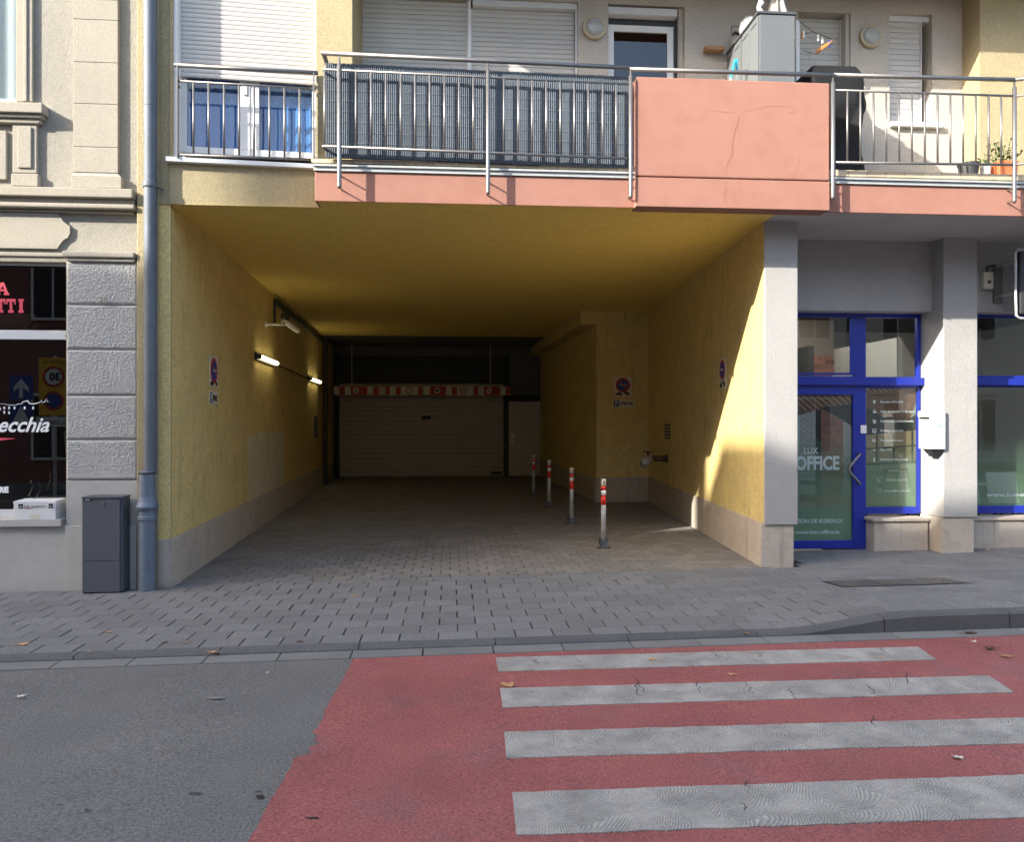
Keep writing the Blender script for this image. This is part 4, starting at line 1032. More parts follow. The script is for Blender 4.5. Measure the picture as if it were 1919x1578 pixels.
# string course
b = MB(); xe = T.S(252,-.1)
zz = lambda y: T.Z(150,y,-.1)
b.box(T, xb_, xe, zz(371), zz(354), -.15, 0); b.build('string_course', M['stoneS'], TH_, bevel=.01)
MB().box(T, xb_, xe-.01, zz(381), zz(371)-.002, -.09, 0).build('string_course_recess', M['stoneS'], TH_, bevel=.006)
MB().box(T, xb_, xe+.005, zz(390), zz(381)-.002, -.12, 0).box(T, xb_, xe-.03, zz(396), zz(390)-.002, -.05, 0).build('string_course_moulding', M['stoneS'], TH_, bevel=.012)
# frieze with ogee panel
o_ = [(-400,398),(96,398)]+[]
o_ = [(-400,466),(107,466),(112,458),(118,450),(127,445),(131,437),(131,424),(124,419),(117,413),(113,404),(109,400),(-400,400)]
ol = []
for x, y in o_: ol.append(T.at(x, y, -.03) if x > -100 else (xb_, T.Z(60, y, -.03)))
MB().prism(T, ol, -.032, 0).build('frieze_panel', M['stoneS'], TH_)
# capital over pier
cc = lambda y: T.Z(190,y,-.08)
a0, a1 = T.S(116,-.1), T.S(252,-.1)
MB().box(T, a0, a1, cc(483), cc(472), -.11, 0).build('capital', M['stoneS'], TH_, bevel=.012)
MB().box(T, a0+.03, a1-.005, cc(490), cc(483)-.002, -.085, 0).box(T, xb_, a0-.002, cc(480), cc(472), -.02, 0).build('capital_moulding', M['stoneS'], TH_, bevel=.01)
# rusticated blocks
def rough_block(y0, y1, fade=False):
    k = -.05; a0, a1 = T.S(124,k), T.S(257,k); z0, z1 = T.Z(190,y1-.8,k), T.Z(190,y0+.8,k)
    b = MB(); nu, nv = 170, 110
    def fn(u, v):
        a_ = a0+u*(a1-a0); z_ = z0+v*(z1-z0)
        e = min(u, 1-u)*(a1-a0); f = min(v, 1-v)*(z1-z0); ed = sm(0, .022, min(e, f))
        d = noise.noise(Vector((a_*48, z_*52, 1)))*.55+noise.noise(Vector((a_*105, z_*110, 5)))*.45
        if fade: d *= .25+.75*sm(0, .3, v) 
        return T.pt(a_, z_, k+.0-(d*.010+.004)*ed+.010*(1-ed))
    b.grid(fn, nu, nv)
    n0 = len(b.v)
    b.box(T, a0, a1, z0, z1, k+.03, 0); b.build('stone_block', M['rough'], TH_, smooth=False)
for y0, y1 in ((490,571),(571,655),(655,741),(741,824)): rough_block(y0, y1)
rough_block(824, 900, True)
k = -.05
MB().box(T, T.S(124,k), T.S(257,k), T.Z(190,984,k), T.Z(190,901,k), k, 0).build('stone_block', M['rough'], TH_, bevel=.004)
MB().box(T, T.S(122,-.09), T.S(255,-.09), -.15, T.Z(190,985,-.09), -.085, 0).build('base_block', M['rough'], TH_, bevel=.008)
MB().box(T, xb_, T.S(122,-.07)-.0, -.15, T.Z(60,984,-.07), -.05, 0).build('base_wall', M['rough'], TH_)
hn = text('78', .085, T, T.S(186,-.08), T.Z(193,568,-.08), -.084, M['stoneS'], TH_, name='house_number', extr=.006)
# restaurant window
WT = .14
w0 = -7.8
rw = MB().box(T, w0, so, T.Z(60,636,WT), T.Z(60,619,WT), WT-.01, WT+.06).box(T, w0, so, T.Z(60,978,WT), T.Z(60,955,WT), WT, WT+.06).box(T, w0, so, T.Z(60,497,WT), T.Z(60,486,WT), WT, WT+.06).box(T, so-.012, so, T.Z(60,955,WT), T.Z(60,497,WT), WT, WT+.06).build('restaurant_window', M['sill'], TH_, bevel=.003)
MB().box(T, w0, so-.012, T.Z(60,619,WT), T.Z(60,497,WT), WT+.03, WT+.036).build('pane', M['glassd'], rw)
MB().box(T, w0, so-.012, T.Z(60,955,WT), T.Z(60,636,WT), WT+.03, WT+.036).build('pane', M['glassd'], rw)
MB().box(T, so-.07, so-.02, T.Z(60,630,WT)-.0, T.Z(60,628,WT), WT-.014, WT-.01).build('window_catch', M['dark'], rw)
MB().box(T, w0, so+.0, T.Z(60,984,0)-.005, T.Z(60,976,-.1)+.01, -.10, WT).build('window_ledge', M['rough'], TH_, bevel=.004)
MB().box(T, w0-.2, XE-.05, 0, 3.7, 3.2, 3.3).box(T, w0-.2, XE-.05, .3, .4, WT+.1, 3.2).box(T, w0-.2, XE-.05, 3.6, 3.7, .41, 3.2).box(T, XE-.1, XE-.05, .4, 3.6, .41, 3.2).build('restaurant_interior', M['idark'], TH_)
MB().box(T, w0, so+.1, T.Z(60,948,.35), T.Z(60,940,.35), .25, .6).build('window_counter', M['wood'], TH_)
kq = WT+.024
tt = lambda body, px, py, pw, hp, m, **kw: text(body, hp/FPX*7.95/.72, T, T.at(px,py,kq)[0], T.at(px,py,kq)[1], kq, M[m], rw, fit=T.at(px+pw,py,kq)[0]-T.at(px,py,kq)[0], **kw)
def slab_text(body, px, py, pw, hp, gap=1.5):
    n = len(body); w_ = pw/n
    b = MB(); u = lambda x, y: T.at(x, y, kq)
    for i, ch in enumerate(body):
        x0 = px+i*w_+gap/2; x1 = px+(i+1)*w_-gap/2; xm = (x0+x1)/2; y1 = py; y0 = py-hp; s_ = hp*.22; st = (x1-x0)*.30
        if ch == 'I': st = 3.2; x0_, x1_ = xm-5, xm+5
        def bx(a_, b_, c_, d_): b.box(T, T.S(a_,kq), T.S(c_,kq), T.Z(40,d_,kq), T.Z(40,b_,kq), kq-.001, kq)
        if ch == 'T': bx(x0,y0,x1,y0+s_); bx(x0,y0+s_,x0+2.5,y0+s_*1.8); bx(x1-2.5,y0+s_,x1,y0+s_*1.8); bx(xm-st/2,y0+s_,xm+st/2,y1-s_*.8); bx(xm-st,y1-s_*.8,xm+st,y1)
        elif ch == 'I': bx(x0_,y0,x1_,y0+s_*.8); bx(xm-st,y0+s_*.8,xm+st,y1-s_*.8); bx(x0_,y1-s_*.8,x1_,y1)
        elif ch == 'A':
            b.prism(T, [u(x0+1,y1-s_*.8),u(x0+6,y1-s_*.8),u(xm+1,y0+s_),u(x1-7,y1-s_*.8),u(x1-1,y1-s_*.8),u(xm+3,y0),u(xm-3,y0)], kq-.001, kq)
            bx(x0-1,y1-s_*.8+.1,x0+8,y1); bx(x1-9,y1-s_*.8+.1,x1+1,y1); bx(x0+7,y1-s_*2,x1-8,y1-s_*1.35)
    return b
slab_text('A', -8, 553, 25, 24).build('lettering', M['letterp'], rw); slab_text('TTI', -8, 586, 57, 26).build('lettering', M['letterp'], rw)
tt('ecchia', -3, 809, 96, 27, 'letter', bold=.004, shear=.38); tt('RE', -2, 923, 18, 10, 'letter', bold=.006)
MB().prism(T, [T.at(-10,820,kq),T.at(30,822,kq),T.at(-10,827,kq)], kq-.001, kq).build('lettering', M['letterp'], rw)
b = MB(); cst = [(-4,757),(10,757),(14,759),(30,759),(34,757),(40,757),(43,753),(52,751),(55,756),(62,757),(72,755),(76,753),(77,750),(79,754),(84,753),(87,747),(89,753),(92,753)]
ribbon(b, [T.pt(*T.at(x,y,kq-.001), kq-.001) for x, y in cst], .005, Vector((0,-1,0)))
for x, y in ((0,766),(8,764),(8,772),(17,764),(17,773),(27,764),(46,764),(62,764)): b.pbox(T, x-1.5, y-2, x+1.5, y+3, kq-.001, kq)
b.build('skyline_drawing', M['letter'], rw)
# green sign board hanging inside the upper pane
sg = MB().pbox(T, -40, 588, 68, 618, .42, .43).build('arrow_board', M['cream'], rw)
MB().prism(T, [T.at(50,590,.41),T.at(56,590,.41),T.at(68,603,.41),T.at(56,616,.41),T.at(50,616,.41),T.at(61,603,.41)], .40, .415).build('arrow', M['sgreen'], rw)
# bottles and carafes on the counter
def bottle(px, lab, name='wine_bottle', h=.30, r=.035, n='bottle'):
    a_, z_ = T.at(px, 940, .38); p = T.pt(a_, T.Z(60,940,.35), .38)
    if n == 'bottle': pr = [(r,0),(r,h*.6),(r*.4,h*.74),(r*.35,h)]
    else: pr = [(r*1.1,0),(r*1.25,h*.25),(r*.5,h*.6),(r*.45,h*.75),(r*.9,h)]
    o = MB().lathe((0,0,0), pr, 16).build(name, M['gbot'], smooth=True); o.location = p; tag(o, lab, n, 'glassware on the restaurant counter'); WORG[o.name] = p
bottle(65, 'wide clear carafe on the restaurant counter, leftmost of the glassware', 'carafe', .22, .05, 'carafe'); bottle(80, 'clear carafe on the restaurant counter, second from left', 'carafe', .2, .05, 'carafe')
bottle(97, 'pale slim bottle on the restaurant counter beside the carafes'); bottle(108, 'dark slim bottle at the right end of the restaurant counter', r=.03, h=.28)

# ------------------------------------------------------------------ things by the left wall
# downpipe
YP = 7.785
xc = Pl(0,YP).S(281.5); c = (xc, YP)
t = thing('downpipe', (c[0], c[1], g(c[0])), 'grey metal rain downpipe between the beige townhouse and the yellow building', 'downpipe')
Z = lambda y: Pl(0,YP).Z(280, y)
MB().lathe((*c,0), [(.059,Z(885)),(.059,Z(200)),(.061,Z(199)),(.061,9)], 24).build('pipe', M['zinc'], t, smooth=False)
c2 = (Pl(0,YP).S(278), YP-.03)
MB().lathe((*c2,0), [(.078,.0),(.078,Z(975)),(.088,Z(973)),(.088,Z(967)),(.08,Z(965)),(.08,Z(955)),(.10,Z(953)),(.108,Z(948)),(.088,Z(940)),(.076,Z(930)),(.072,Z(884)),(.062,Z(882))], 28).build('cast_iron_foot', M['iron'], t, smooth=False)
MB().lathe((*c,0), [(.066,Z(352)),(.07,Z(350)),(.07,Z(343)),(.066,Z(341))], 24).tube([(c[0]+.05,c[1],Z(348)),(c[0]+.1,7.86,Z(352))], .008, 6).build('pipe_clip', M['zinc'], t)
MB().lathe((*c2,0), [(.075,Z(888)),(.078,Z(887)),(.078,Z(885)),(.075,Z(884))], 24).build('pipe_ring', M['dark'], t)
# utility cabinet
U = Pl(0, 7.66)
x0, x1 = U.S(154), U.S(228.5); z1 = U.Z(190,931); gz = g(-4)
t = thing('utility_cabinet', ((x0+x1)/2, 7.75, gz), 'dark grey metal utility cabinet standing against the townhouse beside the downpipe', 'cabinet')
MB().wb(x0, x1, 7.675, 7.85, gz+.02, z1-.015).build('body', M['cab'], t, bevel=.003)
zs_ = U.Z(190,1052)
MB().wb(x0, x1-.02, 7.66, 7.674, zs_+.003, z1-.02).build('door', M['cab'], t, bevel=.002)
MB().wb(x0, x1-.02, 7.66, 7.674, gz+.02, zs_-.003).build('lower_panel', M['cab'], t, bevel=.002)
MB().wb(x0-.006, x1+.006, 7.65, 7.85, z1-.014, z1).build('lid', M['cab'], t, bevel=.003)
MB().pbox(U, 188, 941, 195, 948, -.008, 0).build('lock', M['steel'], t)
lb = MB().wb(x0+.01, x0+.09, 7.654, 7.6595, z1-.036, z1-.016).build('label_plate', M['black'], t)
text('Sogelux', .014, U, x0+.03, z1-.031, -.0065, M['letter'], t)
MB().wb(x0, x1, 7.68, 7.84, gz-.06, gz+.02).build('foot', M['black'], t)
# cardboard box on the ledge
zl_ = T.Z(60,976,-.1)+.01
bx = Pl(0, 7.84)
a0, a1 = bx.S(26), bx.S(104)
t = thing('parcel_box', ((a0+a1)/2, 7.93, zl_), 'white cardboard parcel box on the restaurant window ledge', 'box')
h = .175
Q = Pl(a0, 7.835, 1, .02); Lb = a1-a0
MB().box(Q, 0, Lb, zl_+.0, zl_+h, 0, .22).build('carton', M['white'], t, bevel=.003)
V = [Q.pt(-.003,zl_+h-.02,-.003),Q.pt(Lb+.003,zl_+h-.02,-.003),Q.pt(Lb+.003,zl_+h-.02,.223),Q.pt(-.003,zl_+h-.02,.223),Q.pt(-.003,zl_+h+.002,-.003),Q.pt(Lb+.003,zl_+h+.002,-.003),Q.pt(Lb+.003,zl_+h+.01,.223),Q.pt(-.003,zl_+h+.01,.223)]
MB().hexa(V).build('lid', M['white'], t, bevel=.002)
def bxl(f0, f1, h0, h1, m, nm='print'): MB().box(Q, f0*Lb, f1*Lb, zl_+h0*h, zl_+h1*h, -.0045, -.0032).build(nm, M[m], t)
bxl(.12,.23,.62,.86,'black','logo'); bxl(.84,.94,.62,.86,'black','logo'); bxl(.26,.46,.60,.63,'sred')
text('MAIL BOXES ETC', .03, Q, .26*Lb, zl_+.66*h, -.0045, M['black'], t, fit=.50*Lb)
text('mbe', .022, Q, .135*Lb, zl_+.68*h, -.0052, M['letter'], t, fit=.08*Lb); text('mbe', .022, Q, .852*Lb, zl_+.68*h, -.0052, M['letter'], t, fit=.075*Lb)
MB().box(Q, .40*Lb, .62*Lb, zl_+.002, zl_+.05, -.0035, -.003).build('flap', M['cream'], t)

# ------------------------------------------------------------------ things in the passage
def no_parking(pl, x0, x1, y0, y1, lab, k=0):
    a0, a1 = pl.S(x0), pl.S(x1); m_ = (x0+x1)/2; z0, z1 = pl.Z(m_,y1), pl.Z(m_,y0); w_ = a1-a0; ac = (a0+a1)/2
    h = z1-z0; t = thing('no_parking_sign', pl.pt(ac, z0, 0), lab, 'sign', 'no parking signs on the passage walls')
    MB().box(pl, a0, a1, z0, z1, -.008, 0).build('plate', M['cream'], t, bevel=.002)
    r = w_*.42; zc = z1-r-.03*h-.01
    MB().disc(pl, ac, zc, r, -.011, -.0085).build('red_disc', M['sred'], t); MB().disc(pl, ac, zc, r*.76, -.0135, -.0115).build('blue_disc', M['sblue'], t)
    c_, s_ = math.cos(R(-40)), math.sin(R(-40)); q = r*.78; e = r*.10
    MB().prism(pl, [(ac-q*c_-e*-s_, zc-q*s_-e*c_),(ac+q*c_-e*-s_, zc+q*s_-e*c_),(ac+q*c_+e*-s_, zc+q*s_+e*c_),(ac-q*c_+e*-s_, zc-q*s_+e*c_)], -.016, -.014).build('bar', M['sred'], t)
    text('SORTIE', r*.3, pl, ac-r*.6, zc-r*.1, -.0165, M['cream'], t, fit=r*1.2)
    zt_ = z0+.06*h; s = w_*.42
    b = MB()
    b.prism(pl, [(ac-s,zt_+.02*h),(ac-s,zt_+.09*h),(ac-s*.75,zt_+.10*h),(ac-s*.65,zt_+.15*h),(ac-s*.35,zt_+.15*h),(ac-s*.25,zt_+.09*h),(ac-s*.1,zt_+.08*h),(ac-s*.1,zt_+.02*h)], -.010, -.0082)
    b.prism(pl, [(ac+s*.1,zt_+.17*h),(ac+s*.55,zt_+.19*h),(ac+s*.8,zt_+.12*h),(ac+s,zt_+.09*h),(ac+s,zt_+.02*h),(ac+s*.15,zt_+.10*h)], -.010, -.0082)
    b.prism(pl, [(ac-s*.4,zt_+.14*h),(ac+s*.1,zt_+.28*h),(ac+s*.14,zt_+.26*h),(ac-s*.3,zt_+.13*h)], -.0098, -.0081)
    b.disc(pl, ac-s*.75, zt_+.02*h, s*.12, -.0105, -.0083, 10).disc(pl, ac-s*.3, zt_+.02*h, s*.12, -.0105, -.0083, 10).disc(pl, ac+s*.7, zt_+.02*h, s*.12, -.0105, -.0083, 10)
    b.build('tow_truck_pictogram', M['black'], t)
def prive(pl, x0, x1, y0, y1, lab):
    a0, a1 = pl.S(x0), pl.S(x1); m_ = (x0+x1)/2; z0, z1 = pl.Z(m_,y1), pl.Z(m_,y0); w_ = a1-a0; h = z1-z0
    t = thing('parking_sign', pl.pt((a0+a1)/2, z0, 0), lab, 'sign', 'private parking signs on the passage walls')
    MB().box(pl, a0, a1, z0, z1, -.006, 0).build('plate', M['cream'], t, bevel=.002)
    MB().box(pl, a0+w_*.05, a0+w_*.30, z0+h*.1, z1-h*.1, -.008, -.0065).build('blue_square', M['sblue'], t)
    text('P', h*.8, pl, a0+w_*.10, z0+h*.22, -.0095, M['cream'], t, bold=h*.02)
    text('PRIVE', h*.62, pl, a0+w_*.38, z0+h*.27, -.0075, M['black'], t, fit=w_*.55, bold=h*.02)
no_parking(LW, 392, 407, 667, 726, 'no parking and towing sign on the left passage wall near its front')
prive(LW, 392, 407, 733, 758, 'small private parking sign under the no parking sign on the left wall')
AP = Pl(0, AY)
no_parking(AP, 1151, 1183, 706, 743, 'no parking and towing sign facing the street on the alcove wall')
prive(AP, 1148, 1189, 749, 763, 'PRIVE parking sign on the alcove wall facing the street')
no_parking(RW, 1349, 1361, 671, 729, 'no parking and towing sign on the right passage wall next to the sunlit patch')
# tube lights
def tube_lamp(x0, y0, x1, y1, lab):
    k = -.07; a0, z0 = LW.at(x0, y0, k); a1, z1 = LW.at(x1, y1, k); z_ = (z0+z1)/2
    t = thing('tube_lamp', LW.pt((a0+a1)/2, z_, 0), lab, 'lamp', 'lit tube lamps on the left passage wall')
    MB().box(LW, a0-.05, a1+.05, z_-.05, z_+.06, -.035, 0).box(LW, a0-.05, a0, z_-.035, z_+.035, -.10, -.036).build('housing', M['dark'], t)
    MB().tube([LW.pt(a0, z_, k), LW.pt(a1, z_, k)], .035, 12).build('diffuser', M['tube'], t)
    return a0, a1, z_
q1 = tube_lamp(487, 667, 519, 682, 'nearer lit tube lamp on the left passage wall, under the camera'); q2 = tube_lamp(583, 709, 600, 717, 'farther lit tube lamp at the back of the left passage wall')
o = MB().tube([LW.pt(q1[1]+.05, q1[2], -.02), LW.pt(q2[0]-.05, q2[2], -.02)], .012, 6).build('lamp_cable', M['dark'], AB)
# surveillance camera
k = -.28; a_, z_ = LW.at(534, 603, k); p = LW.pt(a_, z_, k)
t = thing('surveillance_camera', LW.pt(a_-.0, z_, 0), 'white surveillance camera on a bracket high on the left passage wall', 'camera')
MB().tube([LW.pt(a_-.15, z_-.06, 0), LW.pt(a_-.1, z_-.06, k), p], .02, 8).disc(LW, a_-.15, z_-.06, .05, -.02, 0, 16).build('bracket', M['white'], t, smooth=True)
d = Vector((.30, .50, -.22)).normalized(); L_ = .33
MB().tube([p-d*.06, p+d*L_*.3, p+d*L_, p+d*(L_+.01)], [.04,.045,.045,.04], 12).build('housing', M['white'], t, smooth=True)
MB().tube([p+d*(L_+.011), p+d*(L_+.02)], .04, 12).build('lens', M['black'], t)
MB().lathe((p.x,p.y,p.z+.03), [(.05,0),(.075,.05),(.06,.11),(.02,.13)], 14).build('dome', M['dark'], t, smooth=True)
# height limiter
HB = Pl(0, 21.3)
t = thing('height_limit_bar', HB.pt(HB.S(791), HB.Z(791,740), 0), 'red and white striped height limit bar hanging before the garage door', 'barrier')
def stripe(x0, x1, y0, y1, pattern, k):
    # beam half with alternating panels
    o = MB().pbox(HB, x0, y0, x1, y1, k, k+.08).build('beam', M['cream'], t, bevel=.006)
    for a0, a1 in pattern: MB().pbox(HB, a0, y0+.5, a1, y1-.5, k-.002, k-.0005).build('stripe', M['sred'], o)
    return o
fx = lambda z: 610+z/5.186; 
b1 = stripe(625, 793, 724, 740.5, [(fx(135),fx(187)),(fx(247),fx(355)),(fx(355)+.0001,fx(405)) if False else (fx(356),fx(405)),(fx(465),fx(516)),(fx(580),fx(625)),(fx(683),fx(733)),(fx(897),fx(945))], 0)
b2 = stripe(794.5, 957, 724, 740.5, [(fx(1015),fx(1170)),(fx(1226),fx(1277)),(fx(1437),fx(1485)),(fx(1540),fx(1697)),(fx(1750),fx(1800))], .012)
def roundel(z_, sym, par):
    px = fx(z_); a_ = HB.S(px); zc = HB.Z(px, 732); r = .105
    q = MB().disc(HB, a_, zc, r, -.006, -.003).build('roundel', M['sred'], par); MB().disc(HB, a_, zc, r*.76, -.0085, -.0065).build('roundel', M['cream'], par)
    if sym in ('2t','LPG','10'): text(sym, {'2t':.13,'LPG':.06,'10':.12}[sym], HB, a_-r*.5, zc-{'2t':.045,'LPG':.02,'10':.042}[sym], -.010, M['black'], par, fit=r*1.0, bold=.002)
    elif sym == 'txt': text('2,00m', .04, HB, a_-r*.45, zc+.005, -.010, M['black'], par, fit=r*.9); text('HAUTEUR', .03, HB, a_-r*.55, zc-.04, -.010, M['black'], par, fit=r*1.1)
    elif sym == 'truck': MB().box(HB, a_-.055, a_+.055, zc-.02, zc+.035, -.010, -.0087).box(HB, a_-.03, a_+.03, zc-.045, zc-.02, -.010, -.0087).build('pictogram', M['black'], par)
    else: MB().prism(HB, [(a_-.07,zc+.055),(a_-.055,zc+.07),(a_+.07,zc-.055),(a_+.055,zc-.07)], -.0105, -.0088).build('bar', M['sred'], par); MB().box(HB, a_-.06, a_+.03, zc-.01, zc+.008, -.010, -.0087).build('pictogram', M['black'], par)
for z_, s_, q in ((297,'2t',b1),(559,'LPG',b1),(819,'txt',b1),(1087,'truck',b2),(1340,'10',b2),(1590,'smoke',b2)): roundel(z_, s_, q)
for px in (659, 919):
    a_ = HB.S(px); MB().tube([HB.pt(a_,HB.Z(px,724),.04), HB.pt(a_,ZC,.04)], .012, 6).build('hanger_rod', M['galv'], t)
# dry riser on the right wall
k = -.30; a_, z_ = RW.at(1228, 858, -.15)
t = thing('fire_hose_connection', RW.pt(RW.S(1250), z_, 0), 'dark metal fire hose inlet sticking out of the right passage wall', 'hose connection')
p0 = RW.pt(RW.S(1250), z_, 0); q0 = RW.pt(RW.S(1250), z_, -.28)
MB().tube([p0, q0], .05, 14).build('pipe', M['rust'], t, smooth=True)
MB().tube([q0-Vector((.0,0,0)), q0+Vector((-.10,-.05,-.05)), q0+Vector((-.16,-.08,-.08))], [.065,.075,.085], 14).build('coupling', M['galv'], t, smooth=True)
MB().tube([q0+Vector((-.05,0,.05)), q0+Vector((-.05,0,.11))], .02, 8).tube([q0+Vector((-.13,0,.12)), q0+Vector((.04,0,.12))], .012, 6).build('valve_wheel', M['rust'], t)
MB().disc(RW, RW.S(1250), z_, .075, -.015, 0, 18).build('flange', M['dark'], t)
k = 0; a0, a1 = RW.S(1246.5), RW.S(1256); 
t = thing('wall_plate', RW.pt((a0+a1)/2, RW.Z(1251,822), 0), 'small brown lettered plate above the hose inlet', 'sign')
q = MB().box(RW, a0, a1, RW.Z(1251,822), RW.Z(1251,795), -.01, 0).build('plate', M['rust'], t); 
for yy in (799,805,811,817): MB().box(RW, a0+.03, a1-.03, RW.Z(1251,yy+2), RW.Z(1251,yy), -.012, -.0105).build('lettering', M['cream'], t)
# bollards
def bollard(px, py, lab, proto=None):
    p = gnd(px, py); p.z = zd(p.x, p.y)
    if proto: t = copy_tree(proto); t.location = p
    else:
        t = thing('bollard', p, '', 'bollard', 'folding bollards along the passage')
        H = .865; r = .031; X, Y, z0 = p; L = lambda f: z0+H*(1-f)
        MB().lathe((X,Y,0), [(r,z0+.09),(r,L(.106))], 18).build('post', M['galv'], t, smooth=True)
        MB().lathe((X,Y,0), [(r,L(.106)),(r,L(.01)),(r*.8,L(0))], 18).build('cap', M['cream'], t, smooth=True)
        MB().lathe((X,Y,0), [(r+.0015,L(.377)),(r+.0015,L(.24))], 18).lathe((X,Y,0), [(r+.0015,L(.165)),(r+.0015,L(.106))], 18).build('red_band', M['bred'], t, smooth=True)
        MB().lathe((X,Y,0), [(r+.001,L(.24)),(r+.001,L(.165))], 18).build('white_band', M['white'], t, smooth=True)
        b = MB(); b.wb(X-.045, X-.033, Y-.03, Y+.03, z0+.008, z0+.13).wb(X+.033, X+.045, Y-.03, Y+.03, z0+.008, z0+.13)
        b.tube([(X-.055,Y,z0+.09),(X+.055,Y,z0+.09)], .01, 8).wb(X-.028,X+.028,Y-.02,Y+.02,z0+.01,z0+.1); b.build('hinge', M['zinc'], t)
        MB().wb(X-.085, X+.085, Y-.07, Y+.07, z0+.0, z0+.008).build('base_plate', M['rust'], t)
        MB().tube([(X-.045,Y-.03,z0+.03),(X-.07,Y-.04,z0+.1),(X-.05,Y-.03,z0+.14)], .006, 6).build('lock_bow', M['dark'], t)
        MB().disc(Pl(X,Y-r), 0, L(.045), .009, -.002, .004, 10).build('keyhole', M['black'], t)
    t['label'] = lab; return t
B0 = bollard(1131, 1027, 'nearest and largest red banded bollard on a rusty base plate'); bollard(1071, 981, 'second bollard from the street, between the nearest one and the thin ones', B0)
bollard(1029, 948.5, 'third bollard from the street, in front of the inner wall', B0); bollard(1000, 926, 'farthest and smallest bollard, in front of the grey side door', B0)

# ------------------------------------------------------------------ pavement and shop things
t = thing('utility_cover', ((GX0+GX1)/2, (GY0+GY1)/2, zp((GX0+GX1)/2, (GY0+GY1)/2)), 'long rusty treadplate cover set in the pavement before the office', 'manhole cover')
zc = lambda x, y=(GY0+GY1)/2: zp(x, y)+.005
b = MB().grid(lambda u, v: (GX0+u*(GX1-GX0), GY0+v*(GY1-GY0), zc(GX0+u*(GX1-GX0), GY0+v*(GY1-GY0))-.004), 6, 2); b.build('frame', M['dark'], t)
n = 3
for i in range(n):
    xa = GX0+.02+(GX1-GX0-.04)*i/n; xb2 = GX0+.02+(GX1-GX0-.04)*(i+1)/n-.008
    o = MB().grid(lambda u, v: (xa+u*(xb2-xa), GY0+.02+v*(GY1-GY0-.04), zc(xa+u*(xb2-xa), GY0+.02+v*(GY1-GY0-.04))), 2, 2).build('plate', M['coverm'], t)
    b = MB(); y = GY0+.035; r_ = 0
    while y < GY1-.03:
        x = xa+.02+(.014 if r_ % 2 else 0)
        while x < xb2-.015: b.add([(x-.009,y-.003,zc(x,y)+.0005),(x,y-.008,zc(x,y)+.0005),(x+.009,y+.003,zc(x,y)+.0005),(x,y+.008,zc(x,y)+.0005),(x,y,zc(x,y)+.004)], [(0,1,4),(1,2,4),(2,3,4),(3,0,4)]); x += .028
        y += .02; r_ += 1
    b.build('tread', M['coverm'], o)
# mailbox on the pillar side
t = thing('letterbox', (5.63, 8.67, 1.31), 'white steel letterbox mounted on the side of the office pillar', 'letterbox')
zt_, zb_ = 1.755, 1.31
MB().wb(5.537, 5.716, 8.55, 8.785, zb_, zt_).build('body', M['white'], t, bevel=.006)
MB().wb(5.520, 5.536, 8.56, 8.775, zt_-.07, zt_-.005).build('flap', M['white'], t, bevel=.003)
MB().wb(5.532, 5.5365, 8.575, 8.76, zt_-.095, zt_-.075).build('slot', M['black'], t)
MB().wb(5.534, 5.5365, 8.66, 8.67, zt_-.13, zt_-.115).build('lock', M['dark'], t)
MB().prism(Pl(0,8.55), [(5.625,1.58),(5.64,1.565),(5.655,1.58),(5.64,1.595)], -.0015, 0).build('emblem', M['teal'], t)
MB().add([(5.56,8.56,zb_-.002),(5.71,8.56,zb_-.002),(5.71,8.74,zb_-.002),(5.56,8.74,zb_-.002),(5.60,8.62,zb_-.06),(5.71,8.60,zb_-.06),(5.71,8.72,zb_-.06),(5.60,8.72,zb_-.06)], [(0,1,5,4),(1,2,6,5),(2,3,7,6),(3,0,4,7),(4,5,6,7)]).build('shadow_wedge', M['dark'], t)  # dark wedge standing in for the shadow under the letterbox
# alarm box and projecting sign
W = SH
a0, a1 = W.S(1844,-.07), W.S(1862,-.07)
t = thing('alarm_box', W.pt((a0+a1)/2, W.Z(1852,542,-.07), 0), 'cream alarm box with dark round lens on the wall beside the projecting sign', 'alarm box')
MB().box(W, a0, a1, W.Z(1852,541,-.07), W.Z(1852,509,-.07), -.07, 0).build('case', M['cream'], t, bevel=.008)
MB().disc(W, (a0+a1)/2+.005, W.Z(1852,528,-.07), .022, -.078, -.0705, 16).build('lens', M['rust'], t)
MB().tube([W.pt((a0+a1)/2, W.Z(1852,509,-.07), -.03), W.pt((a0+a1)/2+.02, W.Z(1852,500), -.03), W.pt(a1+.03, W.Z(1852,498), -.03)], .01, 6).build('cable', M['dark'], t)
a0, a1 = W.S(1863,-.03), W.S(1880,-.03)
t = thing('projecting_sign', W.pt((a0+a1)/2, W.Z(1870,568), 0), 'dark framed projecting sign on a wall bracket at the right edge', 'sign')
MB().box(W, a0, a1, W.Z(1870,568,-.03), W.Z(1870,497,-.03), -.03, 0).build('back_plate', M['concd'], t, bevel=.006)
for yy in (500, 557):
    MB().tube([W.pt(a0+.03, W.Z(1870,yy), -.03), W.pt(a0+.06, W.Z(1870,yy), -.25), W.pt(a0+.36, W.Z(1870,yy), -.42)], .014, 8).build('arm', M['galv'], t, smooth=True)
zz0, zz1 = W.Z(1905,596,-.5), W.Z(1905,467,-.5); a_ = W.S(1903,-.5)
MB().tube([W.pt(a_+.5,zz1,-.5), W.pt(a_+.02,zz1,-.5), W.pt(a_,zz1-.04,-.5), W.pt(a_+.05,(zz0+zz1)/2,-.44), W.pt(a_-.0,(zz0+zz1)/2-.05,-.5), W.pt(a_+.01,zz0+.03,-.5), W.pt(a_+.05,zz0,-.5), W.pt(a_+.5,zz0,-.5)], .014, 8).build('frame', M['galv'], t, smooth=True)
